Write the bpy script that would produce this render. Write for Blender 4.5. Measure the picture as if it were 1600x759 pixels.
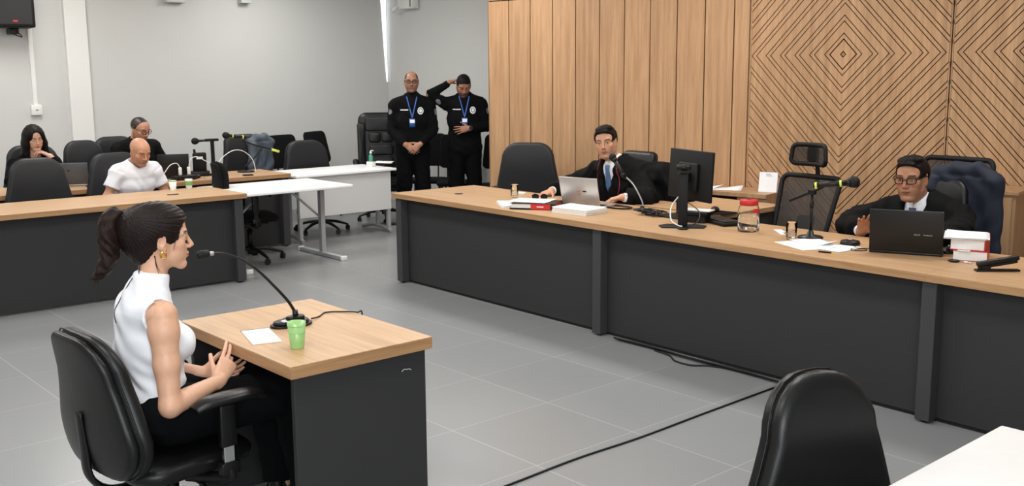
import bpy, bmesh, math, random
import numpy as np
from mathutils import Vector, Matrix
random.seed(7); RNG = np.random.default_rng(7)
for o in list(bpy.data.objects): bpy.data.objects.remove(o)
SC = bpy.context.scene; COL = SC.collection
PI = math.pi
# ---------------------------------------------------------------- camera
cam_d = bpy.data.cameras.new('camera'); cam = bpy.data.objects.new('camera', cam_d); COL.objects.link(cam)
pitch, roll, yaw = 0.162707461, -0.00753092659, -0.849690507
Fv = Vector((math.sin(yaw)*math.cos(pitch), math.cos(yaw)*math.cos(pitch), -math.sin(pitch)))
Rv = Vector((math.cos(yaw), -math.sin(yaw), 0)); Uv = Rv.cross(Fv)
R2 = Rv*math.cos(roll)+Uv*math.sin(roll); U2 = -Rv*math.sin(roll)+Uv*math.cos(roll)
cam.matrix_world = Matrix(((R2.x, U2.x, -Fv.x, 0), (R2.y, U2.y, -Fv.y, 0), (R2.z, U2.z, -Fv.z, 1.71), (0, 0, 0, 1)))
cam_d.lens = 36*1579.27/1600; cam_d.sensor_width = 36; cam_d.shift_y = -4.6/1600; cam_d.clip_start = .05
SC.camera = cam
# ---------------------------------------------------------------- world, light, exposure
SC.view_settings.view_transform = 'Standard'; SC.view_settings.look = 'None'
SC.view_settings.gamma = 1; SC.view_settings.use_curve_mapping = False
SC.view_settings.exposure = 0.0
W = bpy.data.worlds.new('world'); SC.world = W; W.use_nodes = True
W.node_tree.nodes['Background'].inputs[0].default_value = (.9, .95, 1, 1)
W.node_tree.nodes['Background'].inputs[1].default_value = .55
CEIL = 3.1
def area(name, loc, sx, sy, power, rot=(0, 0, 0), col=(1, .985, .96)):
    l = bpy.data.lights.new(name, 'AREA'); l.shape = 'RECTANGLE'; l.size = sx; l.size_y = sy; l.energy = power; l.color = col
    o = bpy.data.objects.new(name, l); COL.objects.link(o); o.location = loc; o.rotation_euler = rot
    return o
LAMPS = [(x, y) for x in (-10.2, -7.6, -5.0, -2.4) for y in (.6, 3.2, 5.9)]
for i, (x, y) in enumerate(LAMPS):
    area('ceiling_lamp_light', (x, y, CEIL-.03), 1.15, .55, 26)
area('camera_side_fill', (1.1, -.6, 2.1), 2.4, 1.4, 135, (math.radians(62), 0, math.radians(48)), (.93, .97, 1))  # fill light added on the camera side to brighten the faces

# ---------------------------------------------------------------- materials
def hexlin(r, g, b):
    f = lambda c: (c/255/12.92 if c/255 <= .04045 else ((c/255+.055)/1.055)**2.4)
    return (f(r), f(g), f(b), 1)
MATS = {}
def nodes(name):
    m = bpy.data.materials.new(name); m.use_nodes = True
    nt = m.node_tree; b = nt.nodes['Principled BSDF']
    MATS[name] = m
    return m, nt, b
def mix(nt, fac, a, b, typ='MIX'):
    n = nt.nodes.new('ShaderNodeMix'); n.data_type = 'RGBA'; n.blend_type = typ
    for sock, v in ((n.inputs[0], fac), (n.inputs[6], a), (n.inputs[7], b)):
        if hasattr(v, 'links') or hasattr(v, 'is_linked'): nt.links.new(v, sock)
        else: sock.default_value = v
    return n.outputs[2]
def math_n(nt, op, a, b=None, c=None):
    n = nt.nodes.new('ShaderNodeMath'); n.operation = op
    for i, v in enumerate((a, b, c)):
        if v is None: continue
        if hasattr(v, 'is_linked'): nt.links.new(v, n.inputs[i])
        else: n.inputs[i].default_value = v
    return n.outputs[0]
def noise(nt, scale, detail=4, vec=None, rough=.5):
    n = nt.nodes.new('ShaderNodeTexNoise'); n.inputs['Scale'].default_value = scale; n.inputs['Detail'].default_value = detail
    n.inputs['Roughness'].default_value = rough
    if vec is not None: nt.links.new(vec, n.inputs['Vector'])
    return n.outputs['Fac']
def mapping(nt, src, scale, rot=(0, 0, 0)):
    mp = nt.nodes.new('ShaderNodeMapping'); mp.inputs['Scale'].default_value = scale; mp.inputs['Rotation'].default_value = rot
    nt.links.new(src, mp.inputs['Vector']); return mp.outputs[0]
def coord(nt, out='Object'):
    return nt.nodes.new('ShaderNodeTexCoord').outputs[out]
def bump(nt, b, h, strength=.2, dist=.01):
    n = nt.nodes.new('ShaderNodeBump'); n.inputs['Strength'].default_value = strength; n.inputs['Distance'].default_value = dist
    nt.links.new(h, n.inputs['Height']); nt.links.new(n.outputs[0], b.inputs['Normal'])
def simple(name, rgb, rough=.5, metal=0, var=.06, vscale=30, bmp=0, bscale=200, spec=None, **kw):
    m, nt, b = nodes(name)
    c = hexlin(*rgb)
    f = noise(nt, vscale, 3, coord(nt))
    lo = tuple(v*(1-var) for v in c[:3])+(1,); hi = tuple(min(1, v*(1+var)) for v in c[:3])+(1,)
    nt.links.new(mix(nt, f, lo, hi), b.inputs['Base Color'])
    b.inputs['Roughness'].default_value = rough; b.inputs['Metallic'].default_value = metal
    if spec is not None: b.inputs['Specular IOR Level'].default_value = spec
    for k, v in kw.items(): b.inputs[k.replace('_', ' ')].default_value = v
    if bmp: bump(nt, b, noise(nt, bscale, 2, coord(nt)), bmp, .002)
    return m
def wood(name, base, dark, grain='X', rough=.42, plank=None):
    m, nt, b = nodes(name)
    co = coord(nt)
    sc = {'X': (1.1, 22, 22), 'Y': (22, 1.1, 22), 'Z': (16, 16, .8)}[grain]
    v = mapping(nt, co, sc)
    n1 = noise(nt, 1.6, 6, v, .62)
    n2 = noise(nt, 7, 3, v, .5)
    s = math_n(nt, 'ADD', math_n(nt, 'MULTIPLY', n1, .75), math_n(nt, 'MULTIPLY', n2, .25))
    r = nt.nodes.new('ShaderNodeValToRGB'); e = r.color_ramp.elements
    e[0].position = .36; e[0].color = hexlin(*dark); e[1].position = .64; e[1].color = hexlin(*base)
    nt.links.new(s, r.inputs[0]); out = r.outputs[0]
    if plank:
        wn = nt.nodes.new('ShaderNodeTexWhiteNoise'); wn.noise_dimensions = '1D'
        sp = nt.nodes.new('ShaderNodeSeparateXYZ'); nt.links.new(co, sp.inputs[0])
        nt.links.new(math_n(nt, 'FLOOR', math_n(nt, 'DIVIDE', math_n(nt, 'ADD', sp.outputs[0], 3.034), plank)), wn.inputs['W'])
        k = math_n(nt, 'ADD', math_n(nt, 'MULTIPLY', wn.outputs[0], .14), .93)
        cb = nt.nodes.new('ShaderNodeCombineColor')
        for i in range(3): nt.links.new(k, cb.inputs[i])
        out = mix(nt, 1.0, out, cb.outputs[0], 'MULTIPLY')
    nt.links.new(out, b.inputs['Base Color'])
    b.inputs['Roughness'].default_value = rough
    bump(nt, b, s, .08, .002)
    return m
WOODX = wood('oak_laminate_x', (196, 160, 121), (174, 137, 100), 'X')
WOODY = wood('oak_laminate_y', (196, 160, 121), (174, 137, 100), 'Y')
WOODZ = wood('oak_veneer_wall', (192, 152, 113), (162, 123, 87), 'Z', .55, plank=.28)
EDGE = wood('oak_edge_band', (180, 140, 100), (150, 112, 76), 'X')
EDGEY = wood('oak_edge_band_y', (180, 140, 100), (150, 112, 76), 'Y')
WOODC = wood('oak_cabinet', (186, 148, 112), (160, 124, 90), 'Z')
GROOVE = simple('groove_black', (20, 12, 9), .9, spec=.1)
DARK = simple('charcoal_panel', (47, 47, 48), .65, spec=.3, var=.05, vscale=60, bmp=.15, bscale=500)
DARK2 = simple('charcoal_post', (60, 60, 62), .6, spec=.3, var=.04)
BLACKV = simple('black_gap', (14, 14, 14), .8)
LEATHER = simple('black_leather', (15, 15, 16), .38, spec=.35, var=.15, vscale=12, bmp=.25, bscale=260)
LEATHER2 = simple('grey_black_vinyl', (36, 37, 39), .5, spec=.3, var=.1, vscale=9, bmp=.2, bscale=300)
FABRICB = simple('black_fabric', (13, 13, 14), .9, var=.2, vscale=90, bmp=.3, bscale=400, spec=.2)
PLASTIC = simple('black_plastic', (12, 12, 13), .4, spec=.35)
PLASTICM = simple('matte_black_plastic', (15, 15, 16), .6, spec=.3)
CHROME = simple('chrome', (200, 200, 202), .22, 1)
STEEL = simple('grey_steel', (172, 173, 175), .38, .3)
WHITE = simple('white_laminate', (249, 249, 249), .35, var=.02)
WHITEP = simple('white_plastic', (232, 232, 228), .4, var=.02)
GREYP = simple('grey_panel', (208, 208, 207), .5, var=.02)
PAPER = simple('paper', (244, 245, 248), .8, var=.02)
PAPERE = simple('paper_edges', (226, 224, 220), .85, var=.1, vscale=200)
RED = simple('red', (190, 38, 40), .45)
REDD = simple('dark_red_cord', (128, 28, 44), .6)
GOLD = simple('gold', (222, 170, 84), .22, 1)
SILVER = simple('silver_laptop', (196, 190, 184), .35, .6)
YELLOW = simple('yellow_tape', (214, 224, 90), .5)
INK = simple('grey_ink', (110, 112, 118), .8)
SCREEN = simple('dark_screen', (12, 12, 14), .15)
# floor
def floor_mat():
    m, nt, b = nodes('porcelain_tile')
    co = coord(nt); sp = nt.nodes.new('ShaderNodeSeparateXYZ'); nt.links.new(co, sp.inputs[0])
    u = math_n(nt, 'DIVIDE', math_n(nt, 'ADD', sp.outputs[0], 5.535+60.2), .602)
    v = math_n(nt, 'DIVIDE', math_n(nt, 'ADD', sp.outputs[1], -4.780+63.2), .632)
    def line(t, w):
        f = math_n(nt, 'ABSOLUTE', math_n(nt, 'SUBTRACT', math_n(nt, 'FRACT', t), .5))
        return math_n(nt, 'GREATER_THAN', f, .5-w)
    g = math_n(nt, 'MAXIMUM', line(u, .0022), line(v, .0028))
    cb = nt.nodes.new('ShaderNodeCombineXYZ')
    nt.links.new(math_n(nt, 'FLOOR', u), cb.inputs[0]); nt.links.new(math_n(nt, 'FLOOR', v), cb.inputs[1])
    wn = nt.nodes.new('ShaderNodeTexWhiteNoise'); wn.noise_dimensions = '2D'; nt.links.new(cb.outputs[0], wn.inputs['Vector'])
    cl = noise(nt, 1.1, 3, co, .5)
    c1 = mix(nt, cl, hexlin(130, 132, 134), hexlin(141, 143, 144))
    c2 = mix(nt, math_n(nt, 'MULTIPLY', wn.outputs[0], .06), c1, hexlin(180, 182, 184))
    c3 = mix(nt, g, c2, hexlin(190, 190, 187))
    nt.links.new(c3, b.inputs['Base Color'])
    b.inputs['Roughness'].default_value = .28
    b.inputs['Specular IOR Level'].default_value = .45
    return m
FLOOR = floor_mat()
WALLG = simple('grey_wall_paint', (205, 205, 202), .75, var=.02, vscale=3, bmp=.1, bscale=250)
WALLW = simple('white_pilaster_paint', (230, 229, 225), .7, var=.015, vscale=3)
def glassm(name, col, rough=.02, ior=1.45):
    m, nt, b = nodes(name)
    b.inputs['Base Color'].default_value = col; b.inputs['Transmission Weight'].default_value = 1
    b.inputs['Roughness'].default_value = rough; b.inputs['IOR'].default_value = ior
    return m
GLASS = glassm('clear_glass', (.985, .99, .995, 1), .01, 1.13)
WATER = glassm('water', (.90, .93, .95, 1), 0, 1.2)
GREENC = simple('green_translucent_plastic', (182, 230, 150), .25, var=.03, Transmission_Weight=.4)
GREENW = simple('green_tinted_drink', (160, 215, 120), .2)
def emis(name, col, s):
    m, nt, b = nodes(name); b.inputs['Emission Color'].default_value = col; b.inputs['Emission Strength'].default_value = s
    b.inputs['Base Color'].default_value = col
    return m
LAMPE = emis('lamp_diffuser', (1, .99, .96, 1), 5)
DAYL = emis('daylight_gap', (.86, .9, 1, 1), 2.2)

# ---------------------------------------------------------------- mesh helpers
class MB:
    def __init__(s): s.bm = bmesh.new(); s.mats = []
    def mi(s, m):
        if m not in s.mats: s.mats.append(m)
        return s.mats.index(m)
    def _add(s, tmp, m, M=None):
        if M is not None: tmp.transform(M)
        i = s.mi(m)
        vm = {}
        for v in tmp.verts: vm[v] = s.bm.verts.new(v.co)
        for f in tmp.faces:
            try: nf = s.bm.faces.new([vm[v] for v in f.verts])
            except ValueError: continue
            nf.material_index = i; nf.smooth = f.smooth
        tmp.free()
    def box(s, x0, x1, y0, y1, z0, z1, m, bev=.002, M=None, seg=1):
        t = bmesh.new(); bmesh.ops.create_cube(t, size=1)
        for v in t.verts: v.co = Vector(((x0+x1)/2+v.co.x*(x1-x0), (y0+y1)/2+v.co.y*(y1-y0), (z0+z1)/2+v.co.z*(z1-z0)))
        if bev: bmesh.ops.bevel(t, geom=t.edges[:], offset=bev, segments=seg, affect='EDGES', profile=.5)
        if seg > 1:
            for f in t.faces: f.smooth = True
        s._add(t, m, M); return s
    def cyl(s, a, b, r, m, r2=None, n=20, M=None, caps=True, smooth=True):
        a = Vector(a); b = Vector(b); d = b-a
        t = bmesh.new(); bmesh.ops.create_cone(t, cap_ends=caps, segments=n, radius1=r, radius2=r if r2 is None else r2, depth=d.length)
        for f in t.faces: f.smooth = smooth and len(f.verts) == 4
        q = Vector((0, 0, 1)).rotation_difference(d.normalized()).to_matrix().to_4x4()
        t.transform(Matrix.Translation((a+b)/2) @ q); s._add(t, m, M); return s
    def sph(s, c, r, m, sc=(1, 1, 1), M=None, n=16):
        t = bmesh.new(); bmesh.ops.create_uvsphere(t, u_segments=n, v_segments=max(8, n//2), radius=r)
        for v in t.verts: v.co = Vector((v.co.x*sc[0]+c[0], v.co.y*sc[1]+c[1], v.co.z*sc[2]+c[2]))
        for f in t.faces: f.smooth = True
        s._add(t, m, M); return s
    def tube(s, pts, r, m, n=8, M=None, smooth_path=True, sub=6, flat=None, close=False):
        P = [Vector(p) for p in pts]
        if smooth_path and len(P) > 2: P = catmull(P, sub, close)
        R = r if hasattr(r, '__len__') else [r]*len(P)
        if hasattr(r, '__len__') and len(R) != len(P):
            R = list(np.interp(np.linspace(0, 1, len(P)), np.linspace(0, 1, len(R)), R))
        t = bmesh.new(); rings = []; up = None
        N = len(P)
        for i, p in enumerate(P):
            if close: d = (P[(i+1) % N]-P[i-1]).normalized()
            else: d = (P[min(i+1, N-1)]-P[max(i-1, 0)]).normalized()
            if up is None:
                up = Vector((0, 0, 1)) if abs(d.z) < .9 else Vector((1, 0, 0))
            sx = d.cross(up)
            if sx.length < 1e-5: sx = d.orthogonal()
            sx.normalize(); up = sx.cross(d).normalized()
            fy = 1 if flat is None else flat
            rings.append([t.verts.new(p+sx*math.cos(2*PI*k/n)*R[i]+up*math.sin(2*PI*k/n)*R[i]*fy) for k in range(n)])
        for i in range(N if close else N-1):
            A, B = rings[i], rings[(i+1) % N]
            for k in range(n):
                f = t.faces.new((A[k], A[(k+1) % n], B[(k+1) % n], B[k])); f.smooth = True
        if not close:
            t.faces.new(rings[0][::-1]); t.faces.new(rings[-1])
        bmesh.ops.recalc_face_normals(t, faces=t.faces[:])
        s._add(t, m, M); return s
    def lathe(s, prof, m, c=(0, 0, 0), n=28, M=None, a0=0, a1=2*PI):
        t = bmesh.new(); rings = []
        full = abs(a1-a0-2*PI) < 1e-6; nn = n if full else n+1
        for r, z in prof:
            rings.append([t.verts.new((c[0]+r*math.cos(a0+(a1-a0)*k/n), c[1]+r*math.sin(a0+(a1-a0)*k/n), c[2]+z)) for k in range(nn)])
        for i in range(len(prof)-1):
            for k in range(n if full else n):
                k2 = (k+1) % nn
                f = t.faces.new((rings[i][k], rings[i][k2], rings[i+1][k2], rings[i+1][k])); f.smooth = True
        bmesh.ops.remove_doubles(t, verts=t.verts[:], dist=1e-6)
        bmesh.ops.recalc_face_normals(t, faces=t.faces[:])
        s._add(t, m, M); return s
    def prism(s, poly, z0, z1, m, M=None, bev=0):
        t = bmesh.new()
        a = [t.verts.new((x, y, z0)) for x, y in poly]; b = [t.verts.new((x, y, z1)) for x, y in poly]
        n = len(poly)
        t.faces.new(a[::-1]); t.faces.new(b)
        for i in range(n): t.faces.new((a[i], a[(i+1) % n], b[(i+1) % n], b[i]))
        bmesh.ops.recalc_face_normals(t, faces=t.faces[:])
        if bev: bmesh.ops.bevel(t, geom=t.edges[:], offset=bev, segments=2, affect='EDGES', profile=.5)
        s._add(t, m, M); return s
    def grid(s, fn, nu, nv, m, M=None, close_u=False):
        t = bmesh.new()
        V = [[t.verts.new(fn(i/(nu if close_u else nu-1), j/(nv-1))) for j in range(nv)] for i in range(nu)]
        for i in range(nu if close_u else nu-1):
            for j in range(nv-1):
                f = t.faces.new((V[i][j], V[(i+1) % nu][j], V[(i+1) % nu][j+1], V[i][j+1])); f.smooth = True
        s._add(t, m, M); return s
    def pad(s, outline, th, m, bend=0, lean=None, M=None, dome=.35, rings=7, edge=None, th_back=None):
        """padded cushion: outline in (x,z), thickness along y; bend curves it in plan, lean(z)->y offset"""
        t = bmesh.new(); L = []
        cx = sum(p[0] for p in outline)/len(outline); cz = sum(p[1] for p in outline)/len(outline)
        tb = th if th_back is None else th_back
        seq = [(k, +1) for k in np.linspace(0.0, PI/2, rings)]
        def put(fr, side, T):
            out = []
            a = fr
            sc = 1-dome*(1-math.sin(a))*0 - 0
            return out
        prof = []
        for k in range(rings+1):
            a = PI/2*k/rings
            prof.append((1-dome*(1-math.cos(a))-0.0, math.sin(a)))
        steps = [(q[0], q[1]) for q in prof]
        inner = [.8, .55, .28, .0]
        base = steps[-1][0]
        def ring(sc, y):
            r = []
            for x, z in outline:
                X = cx+(x-cx)*sc; Z = cz+(z-cz)*sc
                yy = y+bend*X*X+(lean(Z) if lean else 0)
                r.append(t.verts.new((X, yy, Z)))
            return r
        e = edge if edge is not None else th/2
        def scl(off):
            w = max(abs(p[0]-cx) for p in outline); return 1-off/w
        fr = []; bk = []
        for k in range(rings+1):
            a = PI/2*k/rings
            fr.append(ring(scl(e*(1-math.cos(a))), th/2*math.sin(a)*.8))
        s1 = scl(e)
        for q in inner[:-1]: fr.append(ring(s1*q, th/2*(.8+.2*(1-q*q))))
        for k in range(1, rings+1):
            a = PI/2*k/rings
            bk.append(ring(scl(e*(1-math.cos(a))), -tb/2*math.sin(a)*.85))
        for q in inner[:-1]: bk.append(ring(s1*q, -tb/2*(.85+.15*(1-q*q))))
        n = len(outline)
        def sk(A, B):
            for i in range(n):
                f = t.faces.new((A[i], A[(i+1) % n], B[(i+1) % n], B[i])); f.smooth = True
        for i in range(len(fr)-1): sk(fr[i], fr[i+1])
        sk(fr[0], bk[0])
        for i in range(len(bk)-1): sk(bk[i], bk[i+1])
        for R_ in (fr[-1], bk[-1]):
            c = Vector((0, 0, 0))
            for v in R_: c += v.co
            cv = t.verts.new(c/n)
            for i in range(n):
                f = t.faces.new((R_[i], R_[(i+1) % n], cv)); f.smooth = True
        bmesh.ops.recalc_face_normals(t, faces=t.faces[:])
        s._add(t, m, M); return s
    def build(s, name, parent=None, M=None, mesh=None):
        me = bpy.data.meshes.new(name); s.bm.normal_update(); s.bm.to_mesh(me); s.bm.free()
        for m in s.mats: me.materials.append(m)
        o = bpy.data.objects.new(name, me); COL.objects.link(o)
        if parent is not None: o.parent = parent
        return o
def catmull(P, sub, close=False):
    out = []; N = len(P)
    rng = range(N) if close else range(N-1)
    for i in rng:
        if close: p0, p1, p2, p3 = P[i-1], P[i], P[(i+1) % N], P[(i+2) % N]
        else: p0, p1, p2, p3 = P[max(i-1, 0)], P[i], P[i+1], P[min(i+2, N-1)]
        for k in range(sub):
            t = k/sub
            out.append(.5*((2*p1)+(-p0+p2)*t+(2*p0-5*p1+4*p2-p3)*t*t+(-p0+3*p1-3*p2+p3)*t**3))
    if not close: out.append(P[-1].copy())
    return out
def rrect(w, h, r, n=6, cx=0, cz=0, wt=None):
    """rounded outline centred at cx,cz; wt = width at the top"""
    wt = w if wt is None else wt
    pts = []
    for (sx, sz, a0) in ((1, -1, -PI/2), (1, 1, 0), (-1, 1, PI/2), (-1, -1, PI)):
        hw = (w if sz < 0 else wt)/2
        for k in range(n+1):
            a = a0+PI/2*k/n
            pts.append((cx+sx*(hw-r)+r*math.cos(a), cz+sz*(h/2-r)+r*math.sin(a)))
    # subdivide the straight runs
    out = []
    for i in range(len(pts)):
        p, q = pts[i], pts[(i+1) % len(pts)]
        out.append(p); d = math.hypot(q[0]-p[0], q[1]-p[1]); k = int(d/.045)
        for j in range(1, k): out.append((p[0]+(q[0]-p[0])*j/k, p[1]+(q[1]-p[1])*j/k))
    return out
def thing(name, label, cat, loc=(0, 0, 0), rz=0, group=None):
    o = bpy.data.objects.new(name, None); COL.objects.link(o); o.empty_display_size = .1
    o.location = loc; o.rotation_euler = (0, 0, rz); o['label'] = label; o['category'] = cat
    if group: o['group'] = group
    return o
def tag(o, label, cat, group=None, loc=None, rz=None):
    o['label'] = label; o['category'] = cat
    if group: o['group'] = group
    if loc is not None: o.location = loc
    if rz is not None: o.rotation_euler = (0, 0, rz)
    return o
def struct(o): o['kind'] = 'structure'; return o
def dup(root, loc, rz, label, group=None):
    r = root.copy(); COL.objects.link(r); r.location = loc; r.rotation_euler = (0, 0, rz); r['label'] = label
    if group: r['group'] = group
    for ch in list(root.children):
        c = ch.copy(); COL.objects.link(c); c.parent = r
        for g in list(ch.children):
            d = g.copy(); COL.objects.link(d); d.parent = c
    return r
# ================================================================= SETTING
XL, YR = -11.65, 8.0            # left wall, grey rear wall
XR, YB = 2.2, -1.6
b = MB(); b.box(XL-.2, XR+.2, YB-.2, YR+.3, -.1, 0, FLOOR, 0); struct(b.build('floor'))
b = MB(); b.box(XL-.2, XL, YB, YR+.15, 0, CEIL, WALLG, 0); struct(b.build('wall_left'))
b = MB(); b.box(XL, -7.6, YR, YR+.15, 0, CEIL, WALLG, 0); struct(b.build('wall_rear'))
b = MB(); b.box(XR, XR+.15, YB, YR+.3, 0, CEIL, WALLG, 0); struct(b.build('wall_right'))
b = MB(); b.box(XL, XR, YB-.15, YB, 0, CEIL, WALLG, 0); struct(b.build('wall_front'))
b = MB(); b.box(XL-.2, XR+.2, YB-.2, YR+.3, CEIL, CEIL+.1, WALLW, 0); struct(b.build('ceiling'))
b = MB(); b.box(XL, XL+.06, 3.76, 3.995, 0, CEIL, WALLW, .003); struct(b.build('trim_1'))
b = MB(); b.box(XL, XL+.015, YB, 3.76, 0, .1, GREYP, .002); struct(b.build('baseboard_left'))
# daylight slit where the blind stops short of the corner
b = MB(); zt = CEIL-.02
b.grid(lambda u, v: (XL+.004, 7.99-.085*(1-u)*max(0, (v-.02))**.8-.012*(1-u), 1.62+v*(zt-1.62)), 2, 12, DAYL)
w = b.build('window_1'); struct(w)
# wood feature wall (slightly skewed in plan)
wa = math.atan2(.1437, .9896)
MW = Matrix.Translation((-5.1, 7.25, 0)) @ Matrix.Rotation(wa, 4, 'Z')
WB = thing  # alias unused
b = MB()
b.box(-3.033, 5.2, .012, .10, 0, CEIL, GROOVE, 0)
s0 = -3.033
for k in range(11):
    x0 = s0+.28*k; x1 = x0+.28 if k < 10 else -.085
    for z0, z1 in ((0, 2.437), (2.447, CEIL)):
        b.box(x0+(.0055 if k else 0), x1-.0055, 0, .014, z0, z1, WOODZ, .0015)
b.box(-3.033, -3.02, 0, .10, 0, CEIL, WOODZ, .001)
def clip(poly, a, bb, c):       # keep a*x+b*y<=c
    out = []
    for i in range(len(poly)):
        p, q = poly[i], poly[(i+1) % len(poly)]
        dp = a*p[0]+bb*p[1]-c; dq = a*q[0]+bb*q[1]-c
        if dp <= 0: out.append(p)
        if dp*dq < 0:
            t = dp/(dp-dq); out.append((p[0]+(q[0]-p[0])*t, p[1]+(q[1]-p[1])*t))
    return out
RX = Matrix(((1, 0, 0, 0), (0, 0, 1, 0), (0, 1, 0, 0), (0, 0, 0, 1)))
def diamonds(cx, x0, x1, cz=1.845, k=1.09, z0=0.0, z1=CEIL):
    g = .0095
    radii = [(0, .019)]; radii.append((.021, .108)); r = .111
    while r < 4.2:
        radii.append((r, r+.041)); radii.append((r+.041, r+.1275)); r += .1275
    for ri, (ra, rb) in enumerate(radii):
        ra += g/2; rb -= g/2
        for sx in (1, -1):
            for sz in (1, -1):
                poly = [(cx+sx*ra, cz), (cx+sx*rb, cz), (cx, cz+sz*rb*k), (cx, cz+sz*ra*k)]
                inset = .012 if (ri % 2 == 1) else 0
                poly = clip(poly, -1, 0, -(x0+inset)); poly = clip(poly, 1, 0, x1-inset) if len(poly) > 2 else poly
                if len(poly) > 2: poly = clip(poly, 0, -1, -z0)
                if len(poly) > 2: poly = clip(poly, 0, 1, z1)
                pp = []
                for q in poly:
                    if not pp or math.hypot(q[0]-pp[-1][0], q[1]-pp[-1][1]) > 1e-5: pp.append(q)
                if len(pp) > 2: b.prism(pp, .002, .014, WOODZ, M=RX)
    for xx in (x0, x1-.009): b.box(xx, xx+.009, .002, .014, z0, z1, WOODZ, 0)
b.box(-.082, -.078, 0.002, .014, 0, CEIL, WOODZ, 0)
diamonds(.731, -.075, 1.553); diamonds(2.39, 1.562, 3.215); diamonds(4.05, 3.224, 4.9)
o = b.build('wall_back'); o.matrix_world = MW; struct(o)

# ceiling lamp fixtures (off frame, they light the room)
f0 = None
for i, (x, y) in enumerate(LAMPS):
    if f0 is None:
        f0 = thing('ceiling_light', 'recessed rectangular ceiling light panel', 'light', (x, y, CEIL), 0, 'recessed ceiling light panels')
        b = MB()
        for (xa, xb, ya, yb) in ((-.62, .62, -.32, -.29), (-.62, .62, .29, .32), (-.62, -.59, -.29, .29), (.59, .62, -.29, .29)):
            b.box(xa, xb, ya, yb, -.02, 0, WHITEP, .002)
        b.build('frame', f0)
        b = MB(); b.box(-.59, .59, -.29, .29, -.012, -.006, LAMPE, 0); b.build('diffuser', f0)
    else: dup(f0, (x, y, CEIL), 0, 'recessed rectangular ceiling light panel', 'recessed ceiling light panels')

# ================================================================= BENCHES AND TABLES
def bench(name, label, M, W, D, H, posts, segs, wood_m, edge_m, ztop=.04, left_deep=None):
    """local: x along the bench, y=0 public face, +y towards the sitters"""
    t = thing(name, label, 'bench'); t.matrix_world = M
    b = MB()
    for (x0, x1, dd) in segs:
        b.box(x0+.0008, x1-.0008, 0, dd, H-.004, H, wood_m, .001); b.box(x0, x1, 0, dd, H-ztop, H-.004, edge_m, .001)
    b.build('worktop', t)
    for p in posts:
        b = MB(); b.box(p, p+.075, .02, .09, .012, H-ztop, DARK2, .003); b.build('post', t)
        b = MB(); b.cyl((p+.037, .055, 0), (p+.037, .055, .014), .018, PLASTIC, n=12); b.build('levelling_foot', t)
    ps = list(posts)
    for i in range(len(ps)-1):
        b = MB(); b.box(ps[i]+.05, ps[i+1]+.02, .10, .125, 0, .03, BLACKV, 0); b.build('gap_shade_strip', t)  # black strip standing in for the shade in the gap below the panel
        b = MB(); b.box(ps[i]+.04, ps[i+1]+.03, .092, .112, .02, H-ztop-.002, DARK, .001); b.build('front_panel', t)
    return t
ang = math.atan2(4.632-4.742, 5.064)
MJ = Matrix.Translation((-6.885, 4.735, 0)) @ Matrix.Rotation(ang, 4, 'Z')
tb = bench('judges_bench', 'long oak-topped judges bench with charcoal front panels and posts', MJ, 7, .78, .75,
           [.02, 2.33, 4.595, 6.86], [(0, 2.36, .86), (2.36, 4.62, .78), (4.62, 6.95, .78)], WOODX, EDGE)
b = MB(); b.box(.0, .03, .1, .82, .02, .71, DARK, .002); b.build('end_panel', tb)
b = MB(); b.cyl((.44, .36, .75), (.44, .36, .752), .035, PLASTIC, n=24); b.build('cable_grommet', tb)
# return desk and credenza behind the judges
t = thing('return_desk', 'oak return desk running back from the bench between the judges', 'desk', (-4.62, 5.95, 0))
b = MB(); b.box(-.42, .42, -.36, .4, .746, .75, WOODY, .001); b.box(-.42, .42, -.36, .4, .715, .746, EDGEY, .001); b.build('worktop', t)
b = MB(); b.box(.36, .385, -.33, .36, 0, .715, DARK, .002); b.build('side_panel', t)
b = MB(); b.box(-.385, -.36, -.33, .36, 0, .715, DARK, .002); b.build('side_panel', t)
t = thing('credenza', 'low oak credenza against the slatted wood wall, with open shelf', 'cabinet'); t.matrix_world = MW
b = MB(); b.box(-.95, .32, -.42, -.01, .70, .735, WOODC, .002); b.build('top', t)
for x in (-.95, .05): 
    b = MB(); b.box(x, x+.27 if x > 0 else x+.03, -.40, -.012, 0, .70, WOODC, .002); b.build('side_panel', t)
b = MB(); b.box(-.92, .05, -.40, -.012, .03, .05, WOODC, .001); b.build('shelf', t)
b = MB(); b.box(-.92, .05, -.03, -.015, .05, .70, BLACKV, .001); b.build('back_panel', t)
t = thing('side_cabinet', 'oak side cabinet by the patterned wall behind the judge with the black laptop', 'cabinet'); t.matrix_world = MW
b = MB(); b.box(1.68, 2.19, -.42, -.01, .86, .885, WOODC, .002); b.build('top', t)
b = MB(); b.box(1.70, 2.17, -.40, -.012, .0, .86, WOODC, .002); b.build('body', t)
b = MB(); b.box(1.72, 2.15, -.42, -.402, .03, .84, WOODC, .002); d_ = b.build('door', t)
b = MB(); b.tube([(1.78, -.424, .6), (1.78, -.445, .58), (1.78, -.445, .46), (1.78, -.424, .44)], .005, CHROME); b.build('handle', d_)
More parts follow.
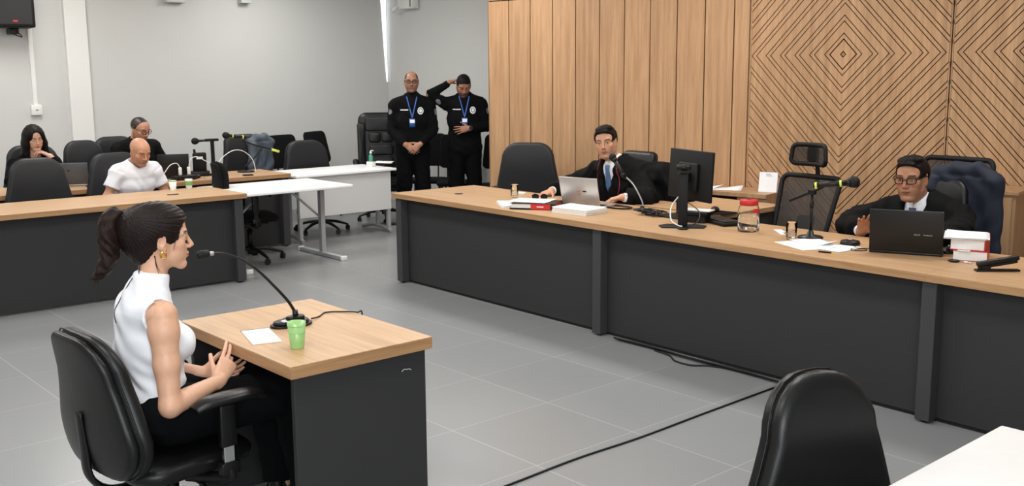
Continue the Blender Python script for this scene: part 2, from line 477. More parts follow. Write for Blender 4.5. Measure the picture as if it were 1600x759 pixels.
# left bench (runs along Y), second row desk
ML = Matrix.Translation((-7.72, 3.86, 0)) @ Matrix.Rotation(-PI/2, 4, 'Z') @ Matrix.Scale(-1, 4, (0, 1, 0)) @ Matrix.Scale(1, 4)
def ybench(name, label, x, y0, y1, D, H, posts, base=DARK):
    t = thing(name, label, 'bench', (x, y1, 0))
    L = y1-y0
    b = MB(); b.box(-D, 0, -L, 0, H-.004, H, WOODY, .001); b.box(-D, 0, -L, 0, H-.04, H-.004, EDGEY, .001); b.build('worktop', t)
    for p in posts:
        b = MB(); b.box(-.09, -.02, -p-.075, -p, .012, H-.04, DARK2, .003); b.build('post', t)
        b = MB(); b.cyl((-.055, -p-.037, 0), (-.055, -p-.037, .014), .018, PLASTIC, n=12); b.build('levelling_foot', t)
    for i in range(len(posts)-1):
        b = MB(); b.box(-.112, -.092, -posts[i+1]-.03, -posts[i]-.04, .02, H-.042, base, .001); b.build('front_panel', t)
    b = MB(); b.box(-D+.06, -.09, -posts[0]-.06, -posts[0]-.02, .02, H-.042, base, .002); b.build('end_panel', t)
    return t
ybench('side_bench', 'long oak-topped side bench in front of the bald man, charcoal front', -7.72, .05, 3.86, .74, .75, [.03, 2.25, 3.70])
d2 = ybench('row_desk', 'second-row oak desk with charcoal front carrying the boom microphones', -9.1, .9, 5.04, .66, .74, [.02, 2.1, 4.0])
def foldtable(name, label, x0, x1, y0, y1, H, kind):
    t = thing(name, label, 'table', (x0, y0, 0)); X = x1-x0; Y = y1-y0
    b = MB(); b.box(0, X, 0, Y, H-.028, H, WHITE, .006, seg=2); b.build('tabletop', t)
    if kind == 'T':
        for y in (.06, Y-.13):
            b = MB(); b.box(X*.52-.03, X*.52+.03, y, y+.045, .03, H-.03, STEEL, .004); b.build('leg', t)
            b = MB(); b.box(.04, X-.04, y-.008, y+.052, .0, .04, STEEL, .008, seg=2)
            for xx in (.03, X-.03): b.box(xx-.012, xx+.012, y-.01, y+.055, 0, .042, WHITEP, .006, seg=2)
            b.build('foot', t)
            b = MB(); yy = y+.022; s = 1 if y < .5 else -1
            b.tube([(X*.52, yy, .36), (X*.52, yy+s*.36, H-.03)], .011, STEEL, smooth_path=False); b.build('brace', t)
    else:
        for y in (.045, Y-.09):
            b = MB(); b.box(X-.1, X-.055, y, y+.04, .03, H-.03, STEEL, .004); b.box(X*.55, X*.55+.04, y, y+.04, .04, H-.03, STEEL, .004); b.build('leg', t)
            b = MB(); b.tube([(.08, y+.02, .022), (.3, y+.02, .06), (.5, y+.02, .055), (X-.02, y+.02, .02)], .022, STEEL); b.build('foot', t)
        b = MB(); b.box(X-.06, X-.045, .05, Y-.05, .26, H-.03, GREYP, .002); b.build('modesty_panel', t)
    return t
foldtable('folding_table', 'white folding table with single T-shaped steel leg beside the side bench', -8.84, -8.0, 3.92, 5.07, .71, 'T')
foldtable('white_desk', 'white desk with grey modesty panel holding the sanitizer bottle', -9.78, -9.1, 5.10, 6.33, .71, 'M')
foldtable('white_table', 'blank white table in the bottom right corner nearest the camera', -1.11, .5, .9, 2.76, .75, 'T')
# witness desk
t = thing('witness_desk', 'small oak-topped witness desk with charcoal panel sides', 'desk', (-3.38, 1.89, 0))
b = MB(); b.box(-.44, .44, -.295, .295, .746, .75, WOODX, .001); b.box(-.44, .44, -.295, .295, .705, .746, EDGE, .001)
for s_ in (-1, 1): b.box(s_*.4403-.0006, s_*.4403+.0006, -.2945, .2945, .7055, .7455, EDGEY, 0)
b.build('worktop', t)
b = MB(); b.box(.39, .415, -.27, .28, .0, .705, DARK, .002); sp_ = b.build('side_panel', t)
b = MB(); b.tube([(.4155, .172, -0.0+.634), (.4155, .182, .641), (.4155, .194, .638), (.4155, .203, .639), (.4155, .214, .633)], .0012, WHITEP, n=4); b.build('scratch_mark', sp_)
b = MB(); b.box(-.415, -.39, -.27, .28, .0, .705, DARK, .002); b.build('side_panel', t)
b = MB(); b.box(-.39, .39, .24, .26, .2, .705, DARK, .002); b.build('modesty_panel', t)
# ================================================================= IMPLICIT SURFACE MODELLER (for people, clothes, hair)
class Fr:
    def __init__(s, o=(0, 0, 0), R=None): s.o = np.array(o, float); s.R = np.eye(3) if R is None else np.array(R, float)
    def p(s, q): return s.o+s.R @ np.array(q, float)
    def sub(s, o, R=None): return Fr(s.p(o), s.R @ (np.eye(3) if R is None else R))
    def inv(s, P): return (np.asarray(P)-s.o) @ s.R
def rot(ax, deg):
    a = math.radians(deg); c, s_ = math.cos(a), math.sin(a)
    return np.array({'x': [[1, 0, 0], [0, c, -s_], [0, s_, c]], 'y': [[c, 0, s_], [0, 1, 0], [-s_, 0, c]], 'z': [[c, -s_, 0], [s_, c, 0], [0, 0, 1]]}[ax])
def unit(v): v = np.asarray(v, float); return v/(np.linalg.norm(v)+1e-12)
class SDF:
    def __init__(s, lo, hi, h):
        s.lo = np.array(lo, float); s.h = h
        n = np.ceil((np.array(hi)-s.lo)/h).astype(int)+1; s.n = n
        s.ax = [s.lo[i]+h*np.arange(n[i]) for i in range(3)]
        s.D = np.full(n, 1.0, np.float32)
    def win(s, lo, hi):
        sl = []
        for i in range(3):
            a = int(max(0, math.floor((lo[i]-s.lo[i])/s.h))); b_ = int(min(s.n[i], math.ceil((hi[i]-s.lo[i])/s.h)+1))
            if a >= b_: return None, None
            sl.append(slice(a, b_))
        g = np.meshgrid(s.ax[0][sl[0]], s.ax[1][sl[1]], s.ax[2][sl[2]], indexing='ij')
        return tuple(sl), np.stack(g, -1)
    def comb(s, sl, d, k, op):
        a = s.D[sl]
        if op == 'u':
            h = np.maximum(k-np.abs(a-d), 0)/k if k > 0 else 0
            s.D[sl] = np.minimum(a, d)-h*h*k*.25
        elif op == 's':
            d = -d; h = np.maximum(k-np.abs(a-d), 0)/k if k > 0 else 0
            s.D[sl] = np.maximum(a, d)+h*h*k*.25
    def ell(s, c, r, R=None, k=.01, op='u'):
        c = np.array(c, float); r = np.array(r, float); R = np.eye(3) if R is None else R
        m = max(r)+k+3*s.h
        sl, P = s.win(c-m, c+m)
        if sl is None: return
        q = (P-c) @ R
        k0 = np.sqrt(((q/r)**2).sum(-1)); k1 = np.sqrt(((q/(r*r))**2).sum(-1))+1e-9
        s.comb(sl, k0*(k0-1)/k1, k, op)
    def path(s, pts, rad, side=(1, 0, 0), k=.01, op='u', kin=0.0, cap=1.0):
        """rad: list of (r_side, r_other) or scalars"""
        pts = [np.array(p, float) for p in pts]; rad = [(r, r) if np.isscalar(r) else r for r in rad]
        rm = max(max(r) for r in rad); m = rm+k+3*s.h
        lo = np.min(pts, 0)-m; hi = np.max(pts, 0)+m
        sl, P = s.win(lo, hi)
        if sl is None: return
        best = None
        for i in range(len(pts)-1):
            a, b_ = pts[i], pts[i+1]; ax = b_-a; L = np.linalg.norm(ax)
            if L < 1e-6: continue
            ax = ax/L
            sd = np.array(side, float); sd = sd-ax*(sd @ ax); sd = unit(sd); nn = np.cross(ax, sd)
            v = P-a; t = np.clip((v @ ax)/L, 0, 1)
            rx = rad[i][0]+(rad[i+1][0]-rad[i][0])*t; ry = rad[i][1]+(rad[i+1][1]-rad[i][1])*t
            v = v-(t*L)[..., None]*ax
            u = v @ sd; w = v @ nn; x = v @ ax
            rc = np.minimum(rx, ry)*cap
            k0 = np.sqrt((u/rx)**2+(w/ry)**2+(x/rc)**2)+1e-6
            d = np.sqrt(u*u+w*w+x*x)*(1-1/k0)
            d = np.where(k0 < .15, -np.minimum(rx, ry), d)
            if best is None: best = d
            elif kin > 0:
                h = np.maximum(kin-np.abs(best-d), 0)/kin; best = np.minimum(best, d)-h*h*kin*.25
            else: best = np.minimum(best, d)
        s.comb(sl, best, k, op)
    def plane(s, p, n, k=.004, box=None):
        """remove everything on the +n side of the plane"""
        lo, hi = (s.lo, s.lo+s.n*s.h) if box is None else box
        sl, P = s.win(np.array(lo), np.array(hi))
        if sl is None: return
        d = (P-np.array(p, float)) @ unit(n)
        s.comb(sl, -d, k, 's')
    def ripple(s, fn):
        g = np.meshgrid(*s.ax, indexing='ij'); msk = np.abs(s.D) < .05
        s.D[msk] += fn(np.stack([q[msk] for q in g], -1)).astype(np.float32)
    def mesh(s):
        D = s.D.copy()
        D[0], D[-1] = .01, .01; D[:, 0], D[:, -1] = .01, .01; D[:, :, 0], D[:, :, -1] = .01, .01
        ins = D < 0; n = s.n
        c = np.zeros(n-1, np.uint8)
        for i in (0, 1):
            for j in (0, 1):
                for k in (0, 1): c += ins[i:n[0]-1+i, j:n[1]-1+j, k:n[2]-1+k]
        act = (c > 0) & (c < 8); idx = np.full(n-1, -1, np.int64); I = np.argwhere(act); idx[act] = np.arange(len(I))
        acc = np.zeros((len(I), 3)); cnt = np.zeros(len(I))
        cor = [(i, j, k) for i in (0, 1) for j in (0, 1) for k in (0, 1)]
        for a in cor:
            for ax in range(3):
                if a[ax]: continue
                b_ = list(a); b_[ax] = 1
                A = I+np.array(a); B = I+np.array(b_)
                da = D[A[:, 0], A[:, 1], A[:, 2]]; db = D[B[:, 0], B[:, 1], B[:, 2]]
                m = (da < 0) != (db < 0); t = np.where(m, da/(da-db+1e-12), 0)
                P = A.astype(float); P[:, ax] += t
                acc[m] += P[m]; cnt[m] += 1
        V = s.lo+s.h*acc/np.maximum(cnt, 1)[:, None]
        F = []
        for ax in range(3):
            u, w = (ax+1) % 3, (ax+2) % 3
            sa = [slice(None)]*3; sb = [slice(None)]*3; sa[ax] = slice(0, -1); sb[ax] = slice(1, None)
            a = ins[tuple(sa)]; b_ = ins[tuple(sb)]
            E_ = np.argwhere(a != b_); fl = a[E_[:, 0], E_[:, 1], E_[:, 2]]
            ok = (E_[:, u] > 0) & (E_[:, w] > 0) & (E_[:, u] < n[u]-1) & (E_[:, w] < n[w]-1); E_ = E_[ok]; fl = fl[ok]
            def id_(du, dw):
                q = E_.copy(); q[:, u] -= du; q[:, w] -= dw; return idx[q[:, 0], q[:, 1], q[:, 2]]
            q = np.stack([id_(1, 1), id_(0, 1), id_(0, 0), id_(1, 0)], 1)
            q[~fl] = q[~fl][:, ::-1]; F.append(q)
        F = np.concatenate(F); F = F[(F >= 0).all(1)]
        return V, F
def make_obj(name, parts, mat, parent=None, col=None, smooth=1):
    """parts: list of (V,F[,colours]) joined to ONE mesh"""
    Vs, Fs, Cs, off = [], [], [], 0
    for p in parts:
        V, F = p[0], p[1]
        if smooth:
            for _ in range(smooth):
                S = np.zeros_like(V); N = np.zeros(len(V))
                for a, b_ in ((0, 1), (1, 2), (2, 3), (3, 0)):
                    np.add.at(S, F[:, a], V[F[:, b_]]); np.add.at(N, F[:, a], 1)
                    np.add.at(S, F[:, b_], V[F[:, a]]); np.add.at(N, F[:, b_], 1)
                V = V*.5+.5*S/np.maximum(N, 1)[:, None]
        Vs.append(V); Fs.append(F+off); off += len(V)
        if len(p) > 2: Cs.append(p[2](V) if callable(p[2]) else p[2])
    V = np.concatenate(Vs); F = np.concatenate(Fs)
    me = bpy.data.meshes.new(name)
    me.vertices.add(len(V)); me.vertices.foreach_set('co', V.astype(np.float32).ravel())
    me.loops.add(len(F)*4); me.loops.foreach_set('vertex_index', F.astype(np.int32).ravel())
    me.polygons.add(len(F)); me.polygons.foreach_set('loop_start', np.arange(0, len(F)*4, 4, dtype=np.int32))
    me.polygons.foreach_set('loop_total', np.full(len(F), 4, np.int32))
    me.polygons.foreach_set('use_smooth', np.ones(len(F), bool))
    me.update(calc_edges=True); me.validate()
    if Cs:
        C_ = np.concatenate(Cs); at = me.color_attributes.new('tone', 'FLOAT_COLOR', 'POINT')
        at.data.foreach_set('color', np.concatenate([C_, np.ones((len(C_), 1))], 1).astype(np.float32).ravel())
    me.materials.append(mat)
    o = bpy.data.objects.new(name, me); COL.objects.link(o)
    if parent is not None: o.parent = parent
    return o
def mb_arrays(mbuilder):
    bm = mbuilder.bm; V = np.array([v.co[:] for v in bm.verts])
def skin_mat():
    m, nt, b = nodes('skin')
    at = nt.nodes.new('ShaderNodeAttribute'); at.attribute_name = 'tone'
    f = noise(nt, 60, 4, coord(nt))
    k = math_n(nt, 'ADD', math_n(nt, 'MULTIPLY', f, .16), .92)
    cb = nt.nodes.new('ShaderNodeCombineColor')
    for i in range(3): nt.links.new(k, cb.inputs[i])
    nt.links.new(mix(nt, 1.0, at.outputs['Color'], cb.outputs[0], 'MULTIPLY'), b.inputs['Base Color'])
    b.inputs['Roughness'].default_value = .46; b.inputs['Subsurface Weight'].default_value = .12
    b.inputs['Subsurface Radius'].default_value = (.01, .004, .002); b.inputs['Subsurface Scale'].default_value = .6
    bump(nt, b, noise(nt, 500, 2, coord(nt)), .08, .001)
    return m
SKIN = skin_mat()
def hair_mat(name, rgb, rough=.52, sc=(140, 140, 10), rotv=(0, 0, 0)):
    m, nt, b = nodes(name); v = mapping(nt, coord(nt), sc, rotv)
    f = noise(nt, 1, 5, v, .6); c = hexlin(*rgb)
    nt.links.new(mix(nt, f, tuple(q*.55 for q in c[:3])+(1,), tuple(min(1, q*1.7) for q in c[:3])+(1,)), b.inputs['Base Color'])
    b.inputs['Roughness'].default_value = rough; b.inputs['Specular IOR Level'].default_value = .16; bump(nt, b, f, .6, .004)
    return m
HAIRB = hair_mat('black_hair', (17, 13, 12))
HAIRBR = hair_mat('dark_brown_hair', (24, 16, 14), .42, (26, 150, 150), (.35, 0, 0))
HAIRP = hair_mat('ponytail_hair', (32, 20, 16), .45, (170, 170, 12))
HAIRM = hair_mat('short_black_hair', (14, 12, 12), .6, (200, 200, 60))
CLOTHK = simple('black_cloth', (12, 12, 14), .9, var=.2, vscale=40, bmp=.3, bscale=300, spec=.12)
ROBE = simple('black_robe_cloth', (9, 9, 10), .8, var=.25, vscale=25, bmp=.25, bscale=260, spec=.14)
TROUS = simple('black_trousers', (9, 10, 12), .9, var=.2, vscale=30, spec=.1)
WCLOTH = simple('white_cloth', (228, 230, 236), .75, var=.015, vscale=30, bmp=.12, bscale=500)
NAVY = simple('navy_cloth', (23, 30, 46), .8, var=.15, vscale=30, bmp=.2, bscale=300)
TIEB = simple('blue_tie', (74, 106, 148), .6, var=.12, vscale=160)
TIEN = simple('navy_dotted_tie', (42, 48, 84), .6, var=.5, vscale=200)
LANY = simple('blue_lanyard', (52, 98, 176), .5)
EYEW = simple('eye_white', (214, 208, 200), .15, var=.01)
IRIS = simple('iris_brown', (38, 22, 14), .1)
LENSM = glassm('spectacle_lens', (1, 1, 1, 1), 0, 1.02)
BROWC = np.array(hexlin(36, 26, 22)[:3])

def head_prims(S, f, sc, sex, open_eye=.0055):
    """f: frame at the centre between the ears, x right, y face, z up"""
    R = f.R
    def E_(c, r, k=.012, op='u', Rl=None): S.ell(f.p(np.array(c)*sc), np.array(r)*sc, R if Rl is None else R @ Rl, k*sc, op)
    def C_(pts, rad, k=.01, op='u', side=(1, 0, 0)): S.path([f.p(np.array(p)*sc) for p in pts], [tuple(np.array(r)*sc) if not np.isscalar(r) else r*sc for r in rad], R @ np.array(side, float), k*sc, op)
    w = 1.0 if sex == 'm' else .95
    E_((0, -.018, .032), (.0755*w, .093, .080))
    E_((0, .028, .040), (.062*w, .060, .056), .02)               # forehead
    E_((0, .030, -.030), (.056*w, .055, .074), .025)
    jw = .054 if sex == 'm' else .047
    for s in (1, -1):
        C_([(s*.063*w, -.004, -.012), (s*jw, .004, -.058), (s*.020, .066, -.096)], [.014, .017 if sex == 'm' else .014, .015], .025)
        E_((s*.040*w, .056, -.018), (.022, .022, .020), .022)     # cheekbone
        E_((s*.034, .052, -.052), (.020, .022, .024), .02)
        C_([(s*.012, .083, .026), (s*.034, .080, .031), (s*.050, .066, .024)], [.0075, .009 if sex == 'm' else .006, .006], .014)
    E_((0, .070, -.095), (.021, .018, .015), .02)                 # chin
    E_((0, .066, -.055), (.031, .026, .026), .018)                # muzzle
    for s in (1, -1): E_((s*.0315, .0925, .007), (.020, .015, .0125), .012, 's')    # sockets
    C_([(0, .084, .020), (0, .098, -.006), (0, .108, -.024)], [.0065, .0073, .0088], .010)
    for s in (1, -1): E_((s*.0115, .096, -.029), (.0085, .011, .0075), .006)
    for s in (1, -1): E_((s*.007, .104, -.0365), (.0035, .006, .003), .002, 's')
    # lids and eyes
    for s in (1, -1):
        E_((s*.0315, .0715, .006), (.0165, .0150, .0135), .005)
        E_((s*.0315, .0885, .0055), (.0135, .010, open_eye), .0025, 's')
        C_([(s*.018, .0872, .0125), (s*.0315, .0895, .0155), (s*.046, .080, .0125)], [.0014, .0018, .0012], .004)
    # lips
    C_([(-.023, .080, -.0575), (-.009, .0925, -.0535), (0, .0935, -.055), (.009, .0925, -.0535), (.023, .080, -.0575)], [.002, .0046, .0044, .0046, .002], .004)
    C_([(-.020, .079, -.0605), (0, .0915, -.0655), (.020, .079, -.0605)], [.002, .0062 if sex == 'f' else .0052, .002], .005)
    C_([(-.024, .084, -.0592), (0, .0985, -.0598), (.024, .084, -.0592)], [.0010, .0012, .0010], .002, 's')
    E_((0, .094, -.0785), (.016, .007, .0055), .008, 's')
    # ears
    for s in (1, -1):
        Rl = rot('z', -s*22) @ rot('x', -8)
        E_((s*.0765*w, -.010, .000), (.0065, .0185, .031), .006, 'u', Rl)
        E_((s*.0830*w, -.006, .004), (.0055, .0105, .019), .004, 's', Rl)
        E_((s*.0755*w, .000, -.028), (.005, .009, .010), .006)
def head_col(f, sc, skin, lip, brow=1.0, stub=None, scalp=None, browc=BROWC, hairline=None):
    skin = np.array(hexlin(*skin)[:3]); lip = np.array(hexlin(*lip)[:3])
    def fn(V):
        q = f.inv(V)/sc; x, y, z = q[:, 0], q[:, 1], q[:, 2]; ax_ = np.abs(x)
        C_ = np.tile(skin, (len(V), 1))
        def blend(w_, c): 
            w_ = np.clip(w_, 0, 1)[:, None]; C_[:] = C_*(1-w_)+np.array(c)*w_
        rosy = skin*np.array([1.06, .84, .80])
        blend(.5*np.exp(-(((ax_-.045)/.02)**2+((z+.022)/.018)**2))*(y > .03), rosy)
        blend(.5*np.exp(-((x/.016)**2+((z+.028)/.012)**2))*(y > .09), rosy)
        if stub is not None:
            st = np.clip((-.028-z)/.016, 0, 1)*np.clip((y+.02)/.03, 0, 1)*np.clip((.094-ax_)/.02, 0, 1)
            mou = np.exp(-((x/.026)**2+((z+.059)/.0075)**2)**2)*(y > .07)
            blend(stub[1]*st*(1-mou), hexlin(*stub[0])[:3])
            blend(stub[1]*np.exp(-((x/.024)**2+((z+.046)/.006)**2)**2)*(y > .075), hexlin(*stub[0])[:3])
        if scalp is not None:
            line = hairline(x, y) if hairline else .072-.35*np.clip(-y+.06, 0, 1)
            blend(scalp[1]*np.clip((z-line)/.008, 0, 1), hexlin(*scalp[0])[:3])
        lp = np.exp(-(((x)/.0235)**2+((z+.0592)/(.0095-.15*ax_.clip(0, .03)))**2)**3)*(y > .074)
        blend(.9*lp, lip)
        blend(.75*np.exp(-((z+.0600)/.0016)**2)*np.clip((.0225-ax_)/.003, 0, 1)*(y > .074), lip*.30)
        zb = .031-((ax_-.031)/.03)**2*.006+.0
        br = np.exp(-(((z-zb)/.0042)**2)**2)*np.clip((ax_-.011)/.004, 0, 1)*np.clip((.054-ax_)/.006, 0, 1)*(y > .05)
        blend(.9*brow*br, browc)
        lid = np.exp(-(((ax_-.0315)/.0165)**2+((z-.006)/.0075)**2)**3)*(y > .066)
        blend(.38*lid, skin*.42)
        lash = np.exp(-(((z-.0125)/.0022)**2))*np.clip((.0155-np.abs(ax_-.0315))/.003, 0, 1)*(y > .068)
        blend(.8*lash, browc*.6)
        return C_
    return fn
def eyes(f, sc, parent, gaze=(0, 0)):
    for s in (1, -1):
        b = MB(); c = f.p(np.array((s*.0315, .0728, .006))*sc)
        b.sph(c, .0118*sc, EYEW, n=20)
        d = unit(f.R @ np.array([gaze[0], 1, gaze[1]]))
        b.sph(c+d*.0068*sc, .0062*sc, IRIS, n=14)
        b.build('eye', parent)
def hand(S, fr, side, curl=(20, 25, 20), thumb=(20, 20), sc=1.0, spread=5, k=.006, curls=None, thumb_dir=None):
    """fr: origin at wrist, y toward the knuckles, x across (towards thumb for side=+1), z = back of hand. side=+1: thumb on +x"""
    R = fr.R
    P = lambda p: fr.p(np.array(p, float)*sc)
    S.path([P((0, -.03, 0)), P((0, .0, 0)), P((.0, .045, 0)), P((0, .082, -.002))], [(.024*sc, .020*sc), (.026*sc, .018*sc), (.036*sc, .015*sc), (.039*sc, .012*sc)], R @ np.array([1., 0, 0]), .012)
    S.ell(P((side*.022, .028, -.008)), np.array((.018, .03, .014))*sc, R, .012)
    L = ((.042, .026, .021), (.046, .029, .022), (.043, .027, .021), (.034, .021, .019)); rr = (.0088, .0090, .0085, .0075)
    for i in range(4):
        x = side*(.029-.0195*i); y0 = .080-(0, 0, .003, .009)[i]
        cu = curls[i] if curls else curl
        an = side*(spread*(1.2-i*.8))
        p = np.array((x, y0, -.002)); pts = [P(p-np.array([0, .02, 0])), P(p)]; a = 0; rads = [rr[i]*sc]*2
        for j in range(3):
            a += cu[j]; d = rot('z', -an) @ rot('x', -a) @ np.array([0, 1., 0])
            p = p+d*L[i][j]; pts.append(P(p)); rads.append(rr[i]*sc*(1-.09*(j+1)))
        S.path(pts, rads, R @ np.array([1., 0, 0]), k*.6, kin=.002)
    p = np.array((side*.024, .012, -.006)); d0 = np.array(thumb_dir if thumb_dir is not None else (side*.72, .62, -.30))
    pts = [P(p)]; rads = [.0135*sc]; d = unit(d0); ax_ = unit(np.cross(d, np.array([0, 0, 1.0])*1.0+np.array([0, 1.0, 0])*.6))
    for j, l_ in enumerate((.042, .032, .026)):
        p = p+d*l_; pts.append(P(p)); rads.append((.0105, .0098, .0082)[j]*sc)
        t_ = np.array([-side*.35, .55, -.1]); d = unit(d+t_*(thumb[0]/40 if j == 0 else thumb[1]/40))
    S.path(pts, rads, R @ np.array([1., 0, 0]), k, kin=.002)
def frame_from(y, z):
    y = unit(y); z = np.array(z, float); z = unit(z-y*(y @ z)); x = np.cross(y, z); return np.stack([x, y, z], 1)
def glasses(f, sc, parent, name='glasses', r=.0016, w=.020, h=.0155, m=None, zc=.004, rim=True):
    m = m or PLASTIC; b = MB(); P = lambda p: f.p(np.array(p)*sc)
    for s in (1, -1):
        pts = []
        for k in range(16):
            a = 2*PI*k/16; cx_ = math.copysign(abs(math.cos(a))**.65, math.cos(a)); sz_ = math.copysign(abs(math.sin(a))**.65, math.sin(a))
            X = s*.0335+w*cx_; pts.append(P((X, .1035-abs(X)**2*4.5, zc+h*sz_)))
        b.tube(pts, r, m, n=6, close=True, sub=2)
        b.tube([P((s*(.0335+w), .096, zc+.006)), P((s*.073, .072, zc+.010)), P((s*.081, .0, zc+.012)), P((s*.080, -.018, zc+.002))], r*1.1, m, n=6)
    b.tube([P((-.0135, .1035, zc+.003)), P((0, .1065, zc+.006)), P((.0135, .1035, zc+.003))], r, m, n=6)
    return b.build(name, parent)
def folds(amp, f1=38, f2=23, dirv=(0, 0, 1), ph=0):
    dv = unit(dirv)
    def fn(P):
        t = P @ dv; x, y, z = P[:, 0], P[:, 1], P[:, 2]
        return amp*(np.sin(f1*x+9*np.sin(7*z+ph)+6*y)*.5+np.sin(f2*(y+z*.6)+5*np.sin(11*x+ph))*.5+.5*np.sin(70*t+8*np.sin(13*x)+5*np.sin(17*y)))
    return fn
# ================================================================= PEOPLE
from mathutils.bvhtree import BVHTree
class Body:
    def __init__(s, label, loc, rz, sc=1.0, group=None):
        s.loc = np.array(loc, float); s.F = Fr((0, 0, 0), rot('z', rz)); s.sc = sc
        s.root = thing('person', label, 'person', loc, 0, group)
    def w(s, p): return np.array(p, float)-s.loc          # world -> local
    def g(s, p): return s.F.p(p)                           # body frame (x right, y forward) -> local
def torso(S, T, infl=0, k=.02, wmul=1.0, shoulder=True):
    pts, rad = T['spine'], T['rad']
    S.path(pts, [((a+infl)*wmul, b_+infl) for a, b_ in rad], T['side'], k, kin=.03)
    if shoulder:
        a, b_ = T['sh']; m = (a+b_)/2+np.array([0, 0, .02])
        S.path([a, m, b_], [.052+infl, .06+infl, .052+infl], T['side'], .05)
def bounds(pts, m): 
    P = np.array(pts); return P.min(0)-m, P.max(0)+m
def tone(c):
    c = np.array(hexlin(*c)[:3]); return lambda V: np.tile(c, (len(V), 1))
def seated(B, lean=0.0, side=0, sh_w=.175, hz=.56, ht=1.0, girth=1.0, fwd_head=.03, slump=0):
    """returns torso dict in local coordinates"""
    g = B.g; q = lambda y, z: np.array(g((side*(z-hz), y+lean*(z-hz), z)))
    top = hz+.44*ht
    T = dict(spine=[q(-.01, hz), q(-.02, hz+.14*ht), q(-.005, hz+.28*ht), q(.0, top-.07), q(-.01-slump, top+.02)],
             rad=[(.165*girth, .125*girth), (.142*girth, .108*girth), (.160*girth, .118*girth), (.135*girth, .090*girth), (.06, .06)],
             side=B.F.R @ np.array([1., 0, 0]))
    c = q(-.005, top-.035); sx = T['side']
    T['sh'] = (c-sx*sh_w, c+sx*sh_w); T['top'] = top; T['q'] = q
    return T
def mesh_head(B, f, sc, sex, h, skin, lip, neckto, neck_r=.054, **kw):
    kw = {k: v for k, v in kw.items() if not k.startswith('_') and k != 'gaze'}
    oe = kw.pop('open_eye', .0042)
    o = np.array(f.o); lo = np.minimum(o-.15*sc, np.array(neckto)-.07); hi = np.maximum(o+.155*sc, np.array(neckto)+.07)
    S = SDF(lo, hi, h); head_prims(S, f, sc, sex, oe)
    S.path([f.p(np.array((0, -.022, -.045))*sc), neckto], [neck_r*sc, (neck_r+.004)*sc], k=.022)
    return S.mesh()+(head_col(f, sc, skin, lip, **kw),)
def arm_mesh(a, h, skin, r=(.043, .036, .024), hs=1.0, upto=0.0):
    """a: dict sh, el, wr, R (hand frame), side, hand kwargs"""
    sh, el, wr = [np.array(a[k]) for k in ('sh', 'el', 'wr')]
    fr = Fr(wr, a['R']); tip = fr.p((0, .2*hs, 0)); P0 = sh if upto == 0 else sh+(el-sh)*upto
    lo, hi = bounds([P0, el, wr, tip], .09)
    S = SDF(lo, hi, h)
    mid = el+(wr-el)*.3
    S.path([P0, P0+(el-P0)*.18, P0+(el-P0)*.55, el], [r[0]*1.12, r[0]*1.08, r[0]*.92, r[1]*.97], k=.01, kin=.02)
    S.path([el, mid, wr], [r[1], r[1]*1.03, r[2]], k=.02)
    hand(S, fr, a['side'], sc=hs, **a.get('kw', {}))
    return S.mesh()+(tone(skin),)
def legs(S, L, infl=0, hem=None, r=(.082, .058, .040)):
    for hip, knee, ank in L:
        S.path([hip, knee], [(r[0]+infl, r[0]+infl), (r[1]+infl, r[1]+infl)], k=.03)
        S.path([knee, knee+(ank-knee)*.35, ank], [r[1]+infl, r[1]*.97+infl, r[2]+infl], k=.02)
def shoe_obj(B, ank, d, parent, m=None):
    R = frame_from(d, (0, 0, 1)); f = Fr((ank[0], ank[1], 0), R)
    S = SDF(*bounds([f.p((-.06, -.09, 0)), f.p((.06, .2, .14)), f.p((-.06, .2, 0)), f.p((.06, -.09, 0))], .04), .008)
    S.path([f.p((0, -.045, .042)), f.p((0, .06, .045)), f.p((0, .16, .035))], [(.038, .042), (.042, .040), (.036, .026)], R[:, 0], .01)
    S.path([f.p((0, -.02, .05)), f.p((0, -.02, .11))], [.04, .038], k=.02)
    S.plane(f.p((0, 0, .004)), (0, 0, -1))
    return make_obj('shoe', [S.mesh()], m or LEATHER, parent)
def body_obj(B, T, L, arms, headm, skin, h=.013):
    lo, hi = bounds([p for p in T['spine']]+[q for l in L for q in l]+list(T['sh']), .22); lo[2] = min(lo[2], -B.loc[2]+0)
    S = SDF(lo, hi, h); torso(S, T, -.012); legs(S, L, -.010)
    for hip, knee, ank in L: S.path([ank, ank+np.array([0, 0, -.03])], [.035, .035], k=.01)
    parts = [S.mesh()+(tone(skin),), headm]+arms
    return make_obj('body', parts, SKIN, B.root)
def bvh(o):
    me = o.data; V = [v.co.copy() for v in me.vertices]; F = [tuple(p.vertices) for p in me.polygons]
    return BVHTree.FromPolygons(V, F)
def drape(tree, p, d, off=.0025):
    h = tree.ray_cast(Vector(p), Vector(d), 1.0)
    return (h[0]+h[1]*off if h[0] is not None else None)
def decal(tree, c, R, w, h, d, m, name, parent, off=.0025, disc=False, nu=8, nv=8, outline=None):
    """patch of size w x h at c, axes R[:,0], R[:,1], projected along d on the tree"""
    t = bmesh.new(); rows = []
    for i in range(nu+1):
        row = []
        for j in range(nv+1):
            u, v = i/nu*2-1, j/nv*2-1
            if disc: u, v = u*math.sqrt(1-v*v/2), v*math.sqrt(1-u*u/2)
            p = np.array(c)+R[:, 0]*u*w/2+R[:, 1]*v*h/2
            q = drape(tree, p-np.array(d)*.15, d, off)
            row.append(t.verts.new(q if q is not None else Vector(p)))
        rows.append(row)
    for i in range(nu):
        for j in range(nv):
            f = t.faces.new((rows[i][j], rows[i+1][j], rows[i+1][j+1], rows[i][j+1])); f.smooth = True
    b = MB(); b._add(t, m); return b.build(name, parent)
